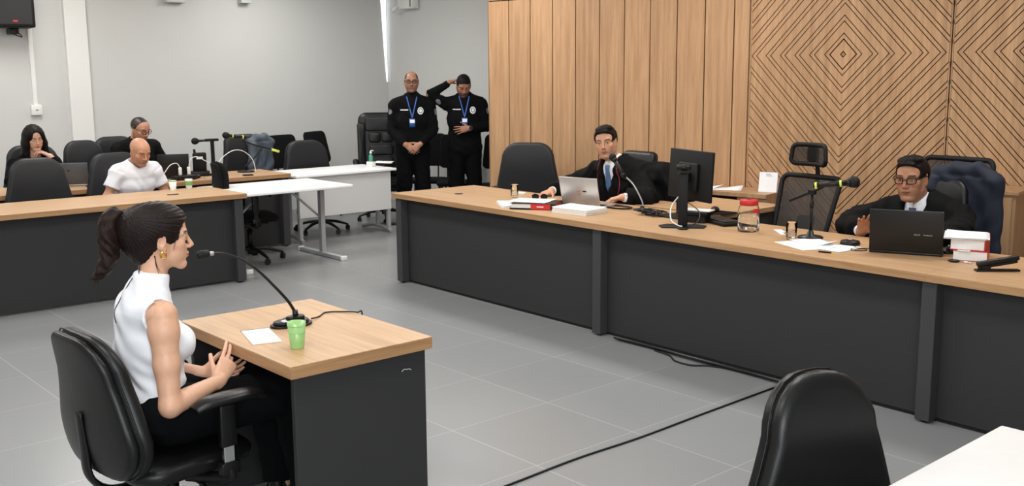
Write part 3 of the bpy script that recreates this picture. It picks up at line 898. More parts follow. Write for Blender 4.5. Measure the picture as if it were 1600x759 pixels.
def text_obj(txt, size, m, name, parent, loc, R, extrude=.0004, align='CENTER'):
    cu = bpy.data.curves.new(name, 'FONT'); cu.body = txt; cu.size = size; cu.extrude = extrude; cu.align_x = align; cu.align_y = 'CENTER'; cu.resolution_u = 3
    tmp = bpy.data.objects.new('tmp', cu); COL.objects.link(tmp)
    dg = bpy.context.evaluated_depsgraph_get(); me = bpy.data.meshes.new_from_object(tmp.evaluated_get(dg)); bpy.data.objects.remove(tmp)
    me.materials.clear(); me.materials.append(m)
    M = Matrix(((R[0][0], R[0][1], R[0][2], loc[0]), (R[1][0], R[1][1], R[1][2], loc[1]), (R[2][0], R[2][1], R[2][2], loc[2]), (0, 0, 0, 1)))
    me.transform(M); o = bpy.data.objects.new(name, me); COL.objects.link(o)
    if parent is not None: o.parent = parent
    return o

def short_hair(B, f, sc, h=.004, t=.010, top=.010, m=None, front=.066, recede=0, quiff=0, parent=None, back=-.055):
    o = np.array(f.o); S = SDF(o-.15*sc, o+.16*sc, h); R = f.R
    e = lambda c, r, k=.01, op='u': S.ell(f.p(np.array(c)*sc), np.array(r)*sc, R, k, op)
    e((0, -.018, .034), (.0765+t*.55, .094+t, .080+top))
    e((0, .026, .044), (.060+t*.4, .060+t*.6, .056+top), .02)
    e((0, -.055, -.015), (.058+t*.5, .048+t*.8, .055), .02)
    if quiff: 
        e((.012, .045, .105), (.045, .040, .022), .02); e((-.02, .02, .108), (.045, .05, .020), .02); e((0, .075, .088), (.046, .02, .016), .012)
    # face window
    e((0, .115, front-.122), (.0655, .075, .118), .008, 's')
    S.path([f.p(np.array((-.046, .118, front-.034))*sc), f.p(np.array((.046, .118, front-.034))*sc)], [(.034*sc, .062*sc)]*2, R @ np.array([0, 0, 1.]), .008, 's')
    e((0, .16, front-.045), (.075, .085, .05), .008, 's')
    for s in (1, -1):
        e((s*.083, .028, -.040), (.036, .044, .062), .008, 's')
        e((s*.088, -.008, -.004), (.022, .026, .036), .006, 's'); e((s*.072, .082, front-.045), (.030, .036, .050), .008, 's')
        e((s*.075, -.020, -.075), (.04, .05, .045), .006, 's')
        if recede: e((s*.050, .085, front+.018), (.026, .03, .028), .006, 's')
    S.plane(f.p(np.array((0, 0, -.068))*sc), R @ np.array([0, .35, -1.]), .006)
    S.ripple(lambda P: .0011*np.sin(260*(f.inv(P)[:, 0])+5*np.sin(40*f.inv(P)[:, 1]))+.0012*np.sin(90*f.inv(P)[:, 1]+60*f.inv(P)[:, 0]))
    return make_obj('hair', [S.mesh()], m or HAIRM, parent if parent is not None else B.root)

# ---------------------------------------------------------------- witness
def witness():
    B = Body('woman in white sleeveless top with a ponytail, seated at the witness desk', (-3.42, 1.32, 0), -8)
    skin, lip = (206, 160, 132), (178, 98, 90); sc = .94
    w = B.w
    T = dict(spine=[B.g((0, .0, .56)), w((-3.42, 1.315, .66)), w((-3.42, 1.312, .79)), w((-3.42, 1.300, .90)), w((-3.42, 1.322, 1.0))],
             rad=[(.165, .115), (.128, .095), (.142, .104), (.130, .086), (.052, .052)], side=B.F.R @ np.array([1., 0, 0]))
    sx = T['side']; c = w((-3.42, 1.308, .925)); T['sh'] = (c-sx*.150, c+sx*.150)
    f = Fr(w((-3.42, 1.378, 1.152)), rot('z', -15) @ rot('x', -2))
    hm = mesh_head(B, f, sc, 'f', .0022, skin, lip, w((-3.42, 1.33, .98)), .050, browc=np.array(hexlin(48, 34, 28)[:3]))
    # near (right) arm: x is +X
    aR = dict(sh=w((-3.268, 1.304, .918)), el=w((-3.205, 1.286, .618)), wr=w((-3.290, 1.505, .645)), side=-1,
              R=frame_from((-.25, .55, .62), (.9, -.05, .35)), kw=dict(curls=[(12, 12, 8), (18, 16, 10), (38, 34, 20), (48, 40, 24)], thumb=(4, 4), spread=4, thumb_dir=(-.45, .75, -.45)))
    aL = dict(sh=w((-3.582, 1.318, .915)), el=w((-3.600, 1.350, .665)), wr=w((-3.475, 1.530, .625)), side=1,
              R=frame_from((.30, .93, -.12), (-.55, .1, -.82)), kw=dict(curl=(18, 22, 16), thumb=(6, 6), spread=7))
    arms = [arm_mesh(aR, .0028, skin, (.045, .035, .0225), .90), arm_mesh(aL, .0032, skin, (.043, .035, .0225), .90)]
    L = [(B.g((s*.095, .02, .545)), w((-3.42+s*.115, 1.80, .545)), w((-3.42+s*.12, 1.86, .10))) for s in (1, -1)]
    body_obj(B, T, L, arms, hm, skin)
    eyes(f, sc, B.root)
    # white sleeveless top with mock neck
    lo, hi = bounds(T['spine']+list(T['sh']), .2); S = SDF(lo, hi, .004)
    torso(S, T, .004, shoulder=False)
    a, b_ = T['sh']; m = (a+b_)/2+np.array([0, 0, .022])
    S.path([a, m, b_], [.050, .060, .050], sx, .05)
    for s in (1, -1): S.ell(B.g((s*.060, .070, .795)), (.062, .068, .060), None, .04)
    S.path([w((-3.42, 1.326, .965)), w((-3.42, 1.338, 1.035))], [(.060, .060), (.0535, .0535)], sx, .03, cap=.12)
    for s in (1, -1):      # armholes
        S.ell(B.g((s*.207, -.014, .905)), (.058, .064, .085), None, .010, 's')
        S.path([B.g((s*.165, 0, .93)), B.g((s*.20, -.01, .70))], [.046, .044], k=.006, op='s')
    S.plane(w((0, 0, .592)), (0, 0, -1), .003)
    F1 = folds(.0050, 30, 24, (.3, .6, 1)); zc = .70
    S.ripple(lambda P: F1(P)*np.exp(-((P[:, 2]-zc)/.09)**2)+.0040*np.sin(95*P[:, 2]+6*np.sin(14*P[:, 0]+10*P[:, 1]))*np.exp(-((P[:, 2]-.69)/.055)**2)+.0024*np.sin(60*(P[:, 2]+.9*P[:, 1])+4*np.sin(20*P[:, 0])))
    top = make_obj('sleeveless_top', [S.mesh()], WCLOTH, B.root)
    b = MB(); tr = bvh(top); pts = []
    for y, z in ((-.06, 1.03), (-.08, 1.0), (-.1, .96), (-.12, .92), (-.12, .88)):
        q = drape(tr, B.g((.012, -.35, z)), B.F.R @ np.array([0, 1., 0]), .001)
        if q is not None: pts.append(q)
    b.tube(pts, .0016, PLASTIC, n=6); b.build('zipper', top)
    # collar seam ring
    # trousers
    lo, hi = bounds([q for l in L for q in l]+[B.g((0, 0, .5)), B.g((0, 0, .68))], .19); S = SDF(lo, hi, .009)
    legs(S, L, .018, r=(.086, .064, .052)); S.path([B.g((0, -.01, .525)), B.g((0, -.01, .60)), B.g((0, -.015, .63))], [(.180, .132), (.152, .112), (.130, .092)], sx, .04, cap=.3)
    S.plane((0, 0, .11), (0, 0, -1)); S.ripple(folds(.004, 26, 20))
    make_obj('trousers', [S.mesh()], TROUS, B.root)
    for l in L: shoe_obj(B, l[2], (0, 1, 0), B.root)
    # hair
    o = np.array(f.o); S = SDF(o-np.array((.16, .17, .16)), o+.17, .0028); R = f.R
    e = lambda c, r, k=.01, op='u': S.ell(f.p(np.array(c)*sc), np.array(r)*sc, R, k, op)
    e((0, -.030, .042), (.0885, .122, .098)); e((0, .010, .060), (.076, .080, .074), .02)
    e((0, -.080, -.005), (.066, .062, .072), .03); e((0, -.062, -.055), (.046, .044, .045), .02)
    e((0, -.105, .050), (.055, .05, .055), .03)
    e((0, .130, -.034), (.080, .088, .112), .010, 's'); S.path([f.p(np.array((-.09, .130, .018))*sc), f.p(np.array((.09, .130, .018))*sc)], [(.062*sc, .072*sc)]*2, R @ np.array([0, 0, 1.]), .012, 's')
    for s in (1, -1):
        e((s*.090, .034, -.058), (.040, .052, .062), .010, 's'); e((s*.092, -.008, -.008), (.026, .024, .034), .006, 's')
        e((s*.080, -.005, -.085), (.05, .045, .05), .008, 's')
    S.plane(f.p(np.array((0, -.03, -.078))*sc), R @ np.array([0, .55, -1.]), .01)
    def strands(P):
        q = f.inv(P); a = np.arctan2(q[:, 0], q[:, 2]-.085+.0*q[:, 1]); rr = np.hypot(q[:, 1]+.145, q[:, 2]-.085)
        ang = np.arctan2(q[:, 2]-.085, q[:, 1]+.145)
        return .0007*np.sin(64*ang+3*np.sin(12*rr)+2*np.sin(25*q[:, 0]))+.0009*np.sin(110*ang+5*np.sin(9*rr))+.0008*np.sin(170*q[:, 0]+30*q[:, 1])
    S.ripple(strands)
    hair = make_obj('hair', [S.mesh()], HAIRBR, B.root)
    S = SDF(o+np.array((-.12, -.30, -.22)), o+np.array((.1, -.02, .16)), .003)
    pp = [(0, -.135, .088), (.0, -.160, .096), (.002, -.180, .074), (.002, -.184, .02), (.0, -.178, -.045), (-.002, -.197, -.095), (-.004, -.232, -.138)]
    pc = catmull([Vector(f.p(np.array(p)*sc)) for p in pp], 5); n = len(pc)
    rr = np.interp(np.linspace(0, 1, n), np.linspace(0, 1, 7), [.013, .021, .027, .030, .027, .021, .008])
    S.path([np.array(p) for p in pc], [(r*.9, r*1.05) for r in rr], R @ np.array([1., 0, 0]), .01, kin=.01)
    S.ripple(lambda P: .0022*np.sin(150*f.inv(P)[:, 1]+8*np.sin(22*P[:, 2])+60*f.inv(P)[:, 0])+.0014*np.sin(260*f.inv(P)[:, 0]+9*np.sin(18*P[:, 2])))
    pt = make_obj('ponytail', [S.mesh()], HAIRP, B.root)
    b = MB()
    for k in range(26):
        a = random.uniform(0, 2*PI); u, v = math.cos(a), math.sin(a); i0 = random.randint(4, 12)
        pts = []
        for j in range(i0, n, 3):
            r = rr[j]*random.uniform(.95, 1.15); pts.append(Vector(pc[j])+Vector((u*r, v*r, random.uniform(-.004, .004))))
        pts.append(Vector(pc[-1])+Vector((random.uniform(-.010, .010), random.uniform(-.018, .012), random.uniform(-.022, .01))))
        if len(pts) > 2: b.tube(pts, [.0016, .0012, .0005], HAIRP, n=4, sub=3)
    b.build('loose_strand', pt)
    b = MB(); c = f.p(np.array((0, -.148, .091))*sc); d = unit(np.array(pc[4])-np.array(pc[0])); b.cyl(c-d*.011, c+d*.011, .0215, CLOTHK, n=16); b.build('hair_tie', B.root)
    b = MB()
    for k, (x0, dx) in enumerate(((.060, .01), (.066, .0), (.05, .02))):
        b.tube([f.p((x0, -.03, -.05)), f.p((x0-.004, -.026+dx*.3, -.085)), f.p((x0-.012, -.015+dx, -.118))], [.0018, .0012, .0004], HAIRP, n=4)
        b.tube([f.p((.03, -.075, -.085)), f.p((.03+dx, -.08, -.115)), f.p((.045, -.06+dx, -.14))], [.0018, .0012, .0004], HAIRP, n=4)
    for k in range(2):
        b.tube([f.p((.064, .045+.004*k, .03-.004*k)), f.p((.0685, .036+.003*k, -.002)), f.p((.0675, .030+.002*k, -.030-.004*k))], [.0012, .0007, .0003], HAIRP, n=4)
    b.build('loose_strand', hair)
    b = MB(); c = f.p((.0735, -.004, -.046)); 
    for q_, rr_ in ((0, .0125), (.004, .0105)):
        b.tube([c+R @ np.array((q_*.6, rr_*math.cos(a)*.75, rr_*math.sin(a))) for a in np.linspace(0, 2*PI, 13)[:-1]], .0021, GOLD, n=8, close=True, sub=2)
    b.build('earring', B.root)
witness()

# ---------------------------------------------------------------- judges in robes
def judge(label, loc, headc, hyaw, hroll, hpitch, skin, lip, sc, T, arms, opts, L, stub, hair_kw, tie_m, cord=False, gl=False):
    B = Body(label, loc, 180); w = B.w
    T = {k: ([w(p) for p in v] if k in ('spine', 'sh') else v) for k, v in T.items()}; T['sh'] = tuple(T['sh'])
    for a in arms:
        for k in ('sh', 'el', 'wr'): a[k] = w(a[k])
    f = Fr(w(headc), rot('z', 180+hyaw) @ rot('x', hpitch) @ rot('y', hroll))
    neckto = T['spine'][-1]+np.array([0, 0, -.02])
    hm = mesh_head(B, f, sc, 'm', .0032, skin, lip, neckto, .056, stub=stub, **opts)
    am = [arm_mesh(a, .0036, skin, (.045, .038, .027), 1.0, .5) for a in arms]
    L = [tuple(w(p) for p in l) for l in L]
    body_obj(B, T, L, am, hm, skin, .016)
    eyes(f, sc, B.root, opts.get('gaze', (0, 0)) if 'gaze' in opts else (0, 0))
    short_hair(B, f, sc, .0035, **hair_kw)
    if gl: glasses(f, sc, B.root, r=.0032, w=.0230, h=.0168, zc=.005)
    fw = B.F.R @ np.array([0, 1., 0]); sx = T['side']; nb = T['spine'][-1]
    # shirt
    lo, hi = bounds(T['spine']+list(T['sh']), .17); S = SDF(lo, hi, .007); torso(S, T, .004)
    shirt = make_obj('shirt', [S.mesh()], WCLOTH, B.root)
    b = MB()       # collar
    for s in (1, -1):
        pts = []
        def cf(u, v, s=s):
            a = PI*(.02+.98*u)      # from front centre to back
            r = .0625+.012*(1-v); y = math.cos(a)*r; x = math.sin(a)*r*s
            z = .058*v*(1-.28*math.exp(-(a/.7)**2))-.004-(.045*(1-v))*math.exp(-(a/.55)**2)
            return Vector(nb+sx*x+fw*(y+.006)+np.array([0, 0, z-.028]))
        b.grid(cf, 14, 5, WCLOTH)
    c_ = b.build('shirt_collar', B.root); md = c_.modifiers.new('s', 'SOLIDIFY'); md.thickness = .003
    # tie
    tr = bvh(shirt)
    b = MB(); z0 = nb[2]-.035
    def tf(u, v):
        z = z0-v*.34; wd = (.022 if v < .09 else .016+.034*v)
        p = nb+sx*(u-.5)*2*wd; p = np.array([p[0], p[1], z])
        q = drape(tr, p+fw*.35, -fw, .010-.006*abs(u-.5)+(.006 if v < .1 else 0))
        return q if q is not None else Vector(p+fw*.09)
    b.grid(tf, 7, 22, tie_m); t_ = b.build('tie', B.root); md = t_.modifiers.new('s', 'SOLIDIFY'); md.thickness = .004
    # robe
    allp = T['spine']+list(T['sh'])+[a[k] for a in arms for k in ('el', 'wr')]+[w(p) for p in opts['_robe']['hull']]
    lo, hi = bounds(allp, .21); S = SDF(lo, hi, .008); torso(S, T, .030, .03, opts['_robe'].get('w', 1.12))
    for a in arms:
        d = unit(a['wr']-a['el'])
        S.path([a['sh'], a['el'], a['wr']-d*opts['_robe'].get('cut', .05)], [.078, .088, opts['_robe'].get('cuff', .075)], k=.05, kin=.03, cap=.35)
    for pa in opts['_robe']['extra']: S.path([w(p) for p in pa[0]], pa[1], sx, .05, kin=.04)
    # V opening
    vz = opts['_robe'].get('v', .30)
    for s in (1, -1):
        S.path([nb+fw*.12+np.array([0, 0, .07]), nb+fw*.20+np.array([0, 0, -vz*.5]), nb+fw*.24+np.array([0, 0, -vz])], [(.092, .17), (.055, .17), (.006, .16)], sx, .008, 's')
        break
    S.path([nb+np.array([0, 0, -.03]), nb+np.array([0, 0, .1])], [.066, .085], k=.01, op='s')
    S.ripple(folds(.006, 26, 19, (.3, 0, 1)))
    rb = make_obj('robe', [S.mesh()], ROBE, B.root)
    for a in arms:       # shirt cuff
        b = MB(); d = unit(a['wr']-a['el']); b.cyl(a['wr']-d*.075, a['wr']-d*.012, .036, WCLOTH, r2=.034, n=18); b.build('shirt_cuff', B.root)
    if cord:
        tr = bvh(rb); 
        for s in (1, -1):
            pts = []
            for x, z, y in ((.055, .045, .0), (.085, .02, .12), (.105, -.06, .3), (.125, -.14, .3), (.13, -.22, .3), (.10, -.30, .3)):
                p = nb+sx*x*s+np.array([0, 0, z])
                q = drape(tr, p+fw*.35, -fw, .004)
                if q is not None: pts.append(q)
            b = MB(); b.tube(pts, .0042, REDD, n=6); b.build('robe_cord', rb)
    return B, f
sxJ = np.array([-1., 0, 0])
# young judge with the silver laptop
hc = np.array((-5.475, 5.80, 1.175))
Tj = dict(spine=[(-5.42, 5.98, .56), (-5.42, 5.97, .70), (-5.42, 5.93, .85), (-5.43, 5.89, .965), (-5.44, 5.87, 1.035)],
          rad=[(.17, .13), (.15, .115), (.165, .12), (.145, .095), (.06, .06)], side=sxJ, sh=[(-5.235, 5.90, .955), (-5.635, 5.90, .945)])
armsj = [dict(sh=(-5.645, 5.90, .93), el=(-5.86, 5.72, .785), wr=(-5.800, 5.515, .790), side=-1, R=frame_from((.05, -.98, -.16), (.1, 0, 1)), kw=dict(curl=(24, 28, 14), thumb=(10, 10))),
         dict(sh=(-5.225, 5.90, .93), el=(-4.96, 5.72, .775), wr=(-5.065, 5.545, .800), side=1, R=frame_from((-.72, -.66, -.16), (0, 0, 1)), kw=dict(curl=(24, 28, 16), thumb=(10, 10)))]
judge('young judge in black robe and blue tie behind the silver laptop, head tilted', (-5.42, 6.0, 0), hc, 31, 7, -4, (200, 150, 120), (150, 82, 74), 1.06, Tj, armsj,
      dict(_robe=dict(hull=[(-4.8, 6.1, .6), (-5.9, 5.5, .7)], extra=[([(-5.24, 5.95, .955), (-5.04, 6.0, .945), (-4.90, 6.02, .80), (-4.85, 6.02, .58)], [(.075, .08), (.075, .09), (.10, .10), (.11, .1)]),
                                       ([(-5.42, 5.95, .62), (-5.42, 5.90, .80)], [(.26, .15), (.20, .13)]), ([(-5.2, 5.97, .80), (-5.03, 6.0, .66), (-5.0, 6.0, .58)], [(.14, .12), (.15, .12), (.15, .12)])], v=.30, cuff=.07)),
      [((-5.33, 5.95, .54), (-5.30, 5.50, .53), (-5.30, 5.45, .10)), ((-5.51, 5.95, .54), (-5.54, 5.50, .53), (-5.54, 5.45, .10))],
      ((92, 74, 64), .28), dict(t=.016, top=.016, m=HAIRB, quiff=1, front=.086), TIEB, cord=True)
# older judge with glasses behind the black laptop
hc = np.array((-2.955, 5.80, 1.072))
Tj = dict(spine=[(-2.90, 5.98, .55), (-2.90, 5.97, .68), (-2.90, 5.93, .80), (-2.91, 5.89, .88), (-2.93, 5.86, .935)],
          rad=[(.18, .14), (.165, .125), (.175, .125), (.15, .095), (.062, .062)], side=sxJ, sh=[(-2.70, 5.90, .855), (-3.12, 5.90, .855)])
armsj = [dict(sh=(-3.12, 5.90, .84), el=(-3.27, 5.66, .775), wr=(-3.075, 5.46, .775), side=-1, R=frame_from((.42, -.36, .83), (-.35, .80, .45)), kw=dict(curls=[(10, 12, 8), (14, 16, 10), (18, 20, 14), (24, 26, 18)], thumb=(4, 4), spread=8)),
         dict(sh=(-2.70, 5.90, .84), el=(-2.60, 5.68, .785), wr=(-2.68, 5.44, .79), side=1, R=frame_from((-.3, -.94, -.16), (0, 0, 1)), kw=dict(curl=(22, 26, 16), thumb=(10, 10)))]
judge('older judge in black robe and dark-rimmed glasses behind the black laptop, hand raised', (-2.91, 6.0, 0), hc, 7, 2, -5, (176, 124, 94), (134, 74, 64), 1.12, Tj, armsj,
      dict(_robe=dict(hull=[(-3.45, 5.9, .6)], extra=[([(-3.12, 5.88, .84), (-3.27, 5.80, .78), (-3.30, 5.72, .72)], [(.09, .09), (.09, .09), (.07, .07)]), ([(-2.90, 5.95, .62), (-2.90, 5.90, .78)], [(.26, .16), (.22, .14)])], v=.26, cuff=.062, cut=.06)),
      [((-2.80, 5.95, .54), (-2.78, 5.50, .53), (-2.78, 5.45, .10)), ((-3.0, 5.95, .54), (-3.02, 5.50, .53), (-3.02, 5.45, .10))],
      ((90, 66, 54), .15), dict(t=.014, top=.012, m=HAIRB, quiff=1, front=.091), TIEN, gl=True)

# ---------------------------------------------------------------- guards
def guard(label, loc, rz, headf, skin, arms, sc, gl, hairm, opts):
    B = Body(label, loc, rz); g = B.g
    T = dict(spine=[g((0, 0, .90)), g((0, 0, 1.04)), g((0, .01, 1.20)), g((0, -.01, 1.38)), g((0, -.01, 1.47))],
             rad=[(.165, .115), (.150, .105), (.170, .118), (.150, .095), (.058, .058)], side=B.F.R @ np.array([1., 0, 0]), sh=(g((-.185, -.01, 1.385)), g((.185, -.01, 1.385))))
    sx = T['side']; fw = B.F.R @ np.array([0, 1., 0]); nb = T['spine'][-1]
    f = Fr(g(headf[0]), B.F.R @ headf[1])
    hm = mesh_head(B, f, sc, 'm', .004, skin, (140, 84, 76), nb+np.array([0, 0, -.02]), .056, **opts)
    for a in arms:
        for k in ('sh', 'el', 'wr'): a[k] = g(a[k])
        a['R'] = B.F.R @ a['R']
    L = [(g((s*.09, 0, .90)), g((s*.105, .01, .49)), g((s*.115, -.01, .09))) for s in (1, -1)]
    body_obj(B, T, L, [arm_mesh(a, .004, skin, (.046, .038, .027), 1.0, .5) for a in arms], hm, skin, .016)
    eyes(f, sc, B.root)
    if hairm: short_hair(B, f, sc, .004, **hairm)
    if gl: glasses(f, sc, B.root, r=.0030, w=.0215, h=.014)
    lo, hi = bounds([q for l in L for q in l]+[g((0, 0, 1.0))], .17); S = SDF(lo, hi, .010)
    legs(S, L, .016, r=(.088, .068, .060)); S.path([g((0, 0, .86)), g((0, 0, .98))], [(.178, .125), (.168, .118)], sx, .05, cap=.4)
    S.plane(g((0, 0, .05)), (0, 0, -1)); S.ripple(folds(.004, 30, 16))
    make_obj('trousers', [S.mesh()], TROUS, B.root)
    for l in L: shoe_obj(B, l[2], fw+sx*(.15 if (l[2] @ sx) > 0 else -.15), B.root)
    lo, hi = bounds(T['spine']+[a[k] for a in arms for k in ('sh', 'el', 'wr')], .17); S = SDF(lo, hi, .007)
    torso(S, T, .022, .03); 
    S.path([g((0, 0, .93)), g((0, 0, 1.06))], [(.182, .130), (.178, .128)], sx, .03, cap=.25)
    for a in arms:
        d = unit(a['wr']-a['el']); S.path([a['sh'], a['el'], a['wr']-d*.03], [.066, .056, .042], k=.03, kin=.02, cap=.4)
    S.path([nb+np.array([0, -.0, -.03]), nb+np.array([0, 0, .035])], [(.072, .072), (.064, .064)], sx, .02, cap=.15)
    S.path([nb+np.array([0, 0, .0]), nb+np.array([0, 0, .1])], [.052, .056], k=.006, op='s')
    S.path([nb+fw*.085+np.array([0, 0, .0]), nb+fw*.085+np.array([0, 0, .1])], [(.004, .02), (.030, .04)], sx, .006, 's')
    S.ripple(folds(.005, 28, 22, (.2, 0, 1), ph=loc[0]))
    jk = make_obj('jacket', [S.mesh()], CLOTHK, B.root); tr = bvh(jk)
    ax = np.stack([sx, np.array([0, 0, 1.]), -fw], 1)
    # lanyard
    bx = opts['_bx'] if '_bx' in opts else 0
    b = MB(); bz = 1.185; cen = g((bx, .1, bz))
    for s in (1, -1):
        pts = [Vector(nb+sx*s*.062+np.array([0, 0, .030])+fw*.0)]
        for k in range(1, 9):
            t = k/8; p = (nb+sx*s*.062+np.array([0, 0, .025]))*(1-t)+(cen+np.array([0, 0, .055]))*t
            q = drape(tr, np.array([p[0], p[1], p[2]])+fw*.4, -fw, .004)
            if q is not None: pts.append(q)
        b.tube(pts, .0068, LANY, n=6, flat=.35, sub=3)
    b.build('lanyard', B.root)
    bd = decal(tr, cen, ax, .062, .088, -fw, LANY, 'identity_badge', B.root, .010, nu=2, nv=2)
    b = MB(); md = bd.modifiers.new('s', 'SOLIDIFY'); md.thickness = .003
    decal(tr, cen+np.array([0, 0, .018]), ax, .05, .03, -fw, PAPER, 'photo_panel', bd, .0125, nu=2, nv=2)
    # emblem and name strip
    ey = g((-.092, .1, 1.315)); em = decal(tr, ey, ax, .066, .080, -fw, PAPER, 'chest_emblem', B.root, .003, disc=True)
    decal(tr, ey, ax, .046, .056, -fw, INK, 'emblem_ring', em, .0045, disc=True); decal(tr, ey, ax, .030, .038, -fw, PAPER, 'emblem_centre', em, .006, disc=True)
    for i, (u, wd) in enumerate(((-.034, .018), (-.012, .022), (.012, .018), (.033, .016))):
        pass
    decal(tr, g((.085, .1, 1.325)), ax, .088, .011, -fw, PAPERE, 'name_strip', B.root, .003, nu=10, nv=1)
    al = arms[1]; pc_ = al['sh']*.72+al['el']*.28; dd = -(sx*.75)*-1*0+fw*.55-sx*.84
    ax2 = np.stack([unit(np.cross(np.array([0, 0, 1.]), dd)), np.array([0, 0, 1.]), -dd], 1)
    decal(tr, pc_, ax2, .05, .07, -unit(dd), INK, 'sleeve_patch', B.root, .003, disc=True)
    al = arms[0]; pc_ = al['sh']*.75+al['el']*.25; dd = fw*.8+sx*.6
    decal(tr, pc_, np.stack([unit(np.cross(np.array([0, 0, 1.]), dd)), np.array([0, 0, 1.]), -dd], 1), .045, .06, -unit(dd), INK, 'sleeve_patch', B.root, .003, disc=True)
    return B, jk
R0 = np.eye(3)
ga = [dict(sh=(.195, -.01, 1.375), el=(.235, .03, 1.10), wr=(.075, .175, .945), side=-1, R=frame_from((-.80, .25, -.55), (.1, 1, .2)), kw=dict(curl=(20, 25, 15), thumb=(10, 10))),
      dict(sh=(-.195, -.01, 1.375), el=(-.235, .03, 1.10), wr=(-.075, .195, .945), side=1, R=frame_from((.80, .12, -.60), (-.1, 1, .2)), kw=dict(curl=(26, 34, 20), thumb=(10, 10)))]
guard('standing guard in black jacket and glasses, hands clasped in front', (-9.30, 6.70, 0), -126, ((0, .015, 1.632), rot('x', -3)), (168, 120, 92), ga, 1.0, True,
      None, dict(stub=((70, 52, 44), .5), scalp=((30, 23, 20), .95), hairline=lambda x, y: .106-.075*np.clip((np.abs(x)-.040)/.02, 0, 1)-.07*np.clip((-.01-y)/.04, 0, 1)))
gb = [dict(sh=(.195, -.01, 1.385), el=(.385, .02, 1.485), wr=(.155, .005, 1.625), side=-1, R=frame_from((-.88, -.25, .30), (.2, 0, 1)), kw=dict(curl=(30, 30, 15), thumb=(10, 10))),
      dict(sh=(-.195, -.01, 1.375), el=(-.245, .03, 1.12), wr=(-.045, .185, 1.115), side=1, R=frame_from((.97, .1, -.12), (0, 1, .15)), kw=dict(curl=(14, 20, 12), thumb=(6, 6), spread=9))]
Bg, _ = guard('guard in black jacket with bowed head, one hand behind his head', (-8.98, 7.19, 0), -127, ((.005, .055, 1.580), rot('z', 6) @ rot('x', -28)), (162, 114, 88), gb, 1.0, False,
      dict(t=.008, top=.016, m=HAIRM, front=.076), dict(stub=((48, 36, 32), .75), open_eye=.0019))
b = MB(); a = gb[1]; d = unit(a['wr']-a['el']); b.cyl(a['wr']-d*.035, a['wr']-d*.010, .033, PLASTIC, n=18)
b.cyl(a['wr']-d*.022+a['R'][:, 2]*.026, a['wr']-d*.022+a['R'][:, 2]*.040, .021, PLASTIC, n=18); b.build('wristwatch', Bg.root)

# ---------------------------------------------------------------- people on the left
def sitter(label, loc, rz, sc, headp, headR, skin, lip, cloth, cname, arms, sleeve, opts, hairm=None, gl=False, lean=.0, hz=.54, ht=.95, girth=1.0, side=0):
    B = Body(label, loc, rz); g = B.g
    T = seated(B, lean=lean, hz=hz, ht=ht, girth=girth, side=side, sh_w=opts.pop('_shw', .165)); nb = T['spine'][-1]; sx = T['side']; fw = B.F.R @ np.array([0, 1., 0])
    f = Fr(g(headp), B.F.R @ headR)
    hm = mesh_head(B, f, sc, opts.pop('_sex', 'm'), .0036, skin, lip, nb+np.array([0, 0, -.02]), .055, **opts)
    for a in arms:
        for k in ('sh', 'el', 'wr'): a[k] = g(a[k])
        a['R'] = B.F.R @ a['R']; a['sh'] = T['sh'][1 if a['side'] < 0 else 0]+np.array([0, 0, -.012])
    L = [(g((s*.09, .02, hz-.02)), g((s*.12, .46, hz-.02)), g((s*.12, .44, .10))) for s in (1, -1)]
    body_obj(B, T, L, [arm_mesh(a, .0045, skin, (.046, .038, .027), 1.0, 0) for a in arms], hm, skin, .016)
    eyes(f, sc, B.root, (0, -.75))
    if hairm: short_hair(B, f, sc, .004, **hairm)
    if gl: glasses(f, sc, B.root, r=.0022, w=.021, h=.014)
    lo, hi = bounds([q for l in L for q in l], .17); S = SDF(lo, hi, .012)
    legs(S, L, .016, r=(.088, .068, .055)); S.path([g((0, 0, hz)), g((0, 0, hz+.1))], [(.18, .13), (.16, .12)], sx, .05, cap=.4)
    S.plane(g((0, 0, .09)), (0, 0, -1)); make_obj('trousers', [S.mesh()], TROUS, B.root)
    for l in L: shoe_obj(B, l[2], fw, B.root)
    lo, hi = bounds(T['spine']+list(T['sh'])+[a[k] for a in arms for k in ('sh', 'el', 'wr')], .17); S = SDF(lo, hi, .006)
    torso(S, T, .014, .03)
    S.path([g((0, 0, hz)), g((0, 0, hz+.1))], [(.178, .14), (.165, .13)], sx, .03, cap=.4)
    for a in arms:
        e = a['sh']+(a['el']-a['sh'])*sleeve if sleeve < 1 else a['el']
        if sleeve < 1: S.path([a['sh'], e], [.066, .068], k=.03, cap=.12)
        else: S.path([a['sh'], e, a['wr']-unit(a['wr']-a['el'])*.03], [.066, .060, .045], k=.03, kin=.02, cap=.3)
    S.path([nb+np.array([0, 0, .01])+fw*.02, nb+np.array([0, 0, .1])+fw*.03], [.066, .070], k=.006, op='s')
    S.ripple(folds(.0030, 27, 21, (.4, .2, 1), ph=loc[1]))
    make_obj(cname, [S.mesh()], cloth, B.root)
    return B, f
aa = [dict(sh=(.185, 0, .925), el=(.265, .09, .70), wr=(.16, .24, .62), side=-1, R=frame_from((-.3, .93, -.2), (.1, 0, 1)), kw=dict(curl=(25, 25, 15))),
      dict(sh=(-.185, 0, .925), el=(-.265, .09, .70), wr=(-.16, .24, .62), side=1, R=frame_from((.3, .93, -.2), (-.1, 0, 1)), kw=dict(curl=(25, 25, 15)))]
sitter('bald man in white t-shirt looking down at the side bench', (-8.85, 3.33, 0), -84, 1.0, (0, .20, 1.075), rot('z', 2) @ rot('x', -24), (188, 138, 110), (158, 98, 86), WCLOTH, 'tshirt', aa, .62,
       dict(stub=((96, 76, 66), .35), open_eye=.0019), None, lean=.28, hz=.54, ht=.92)
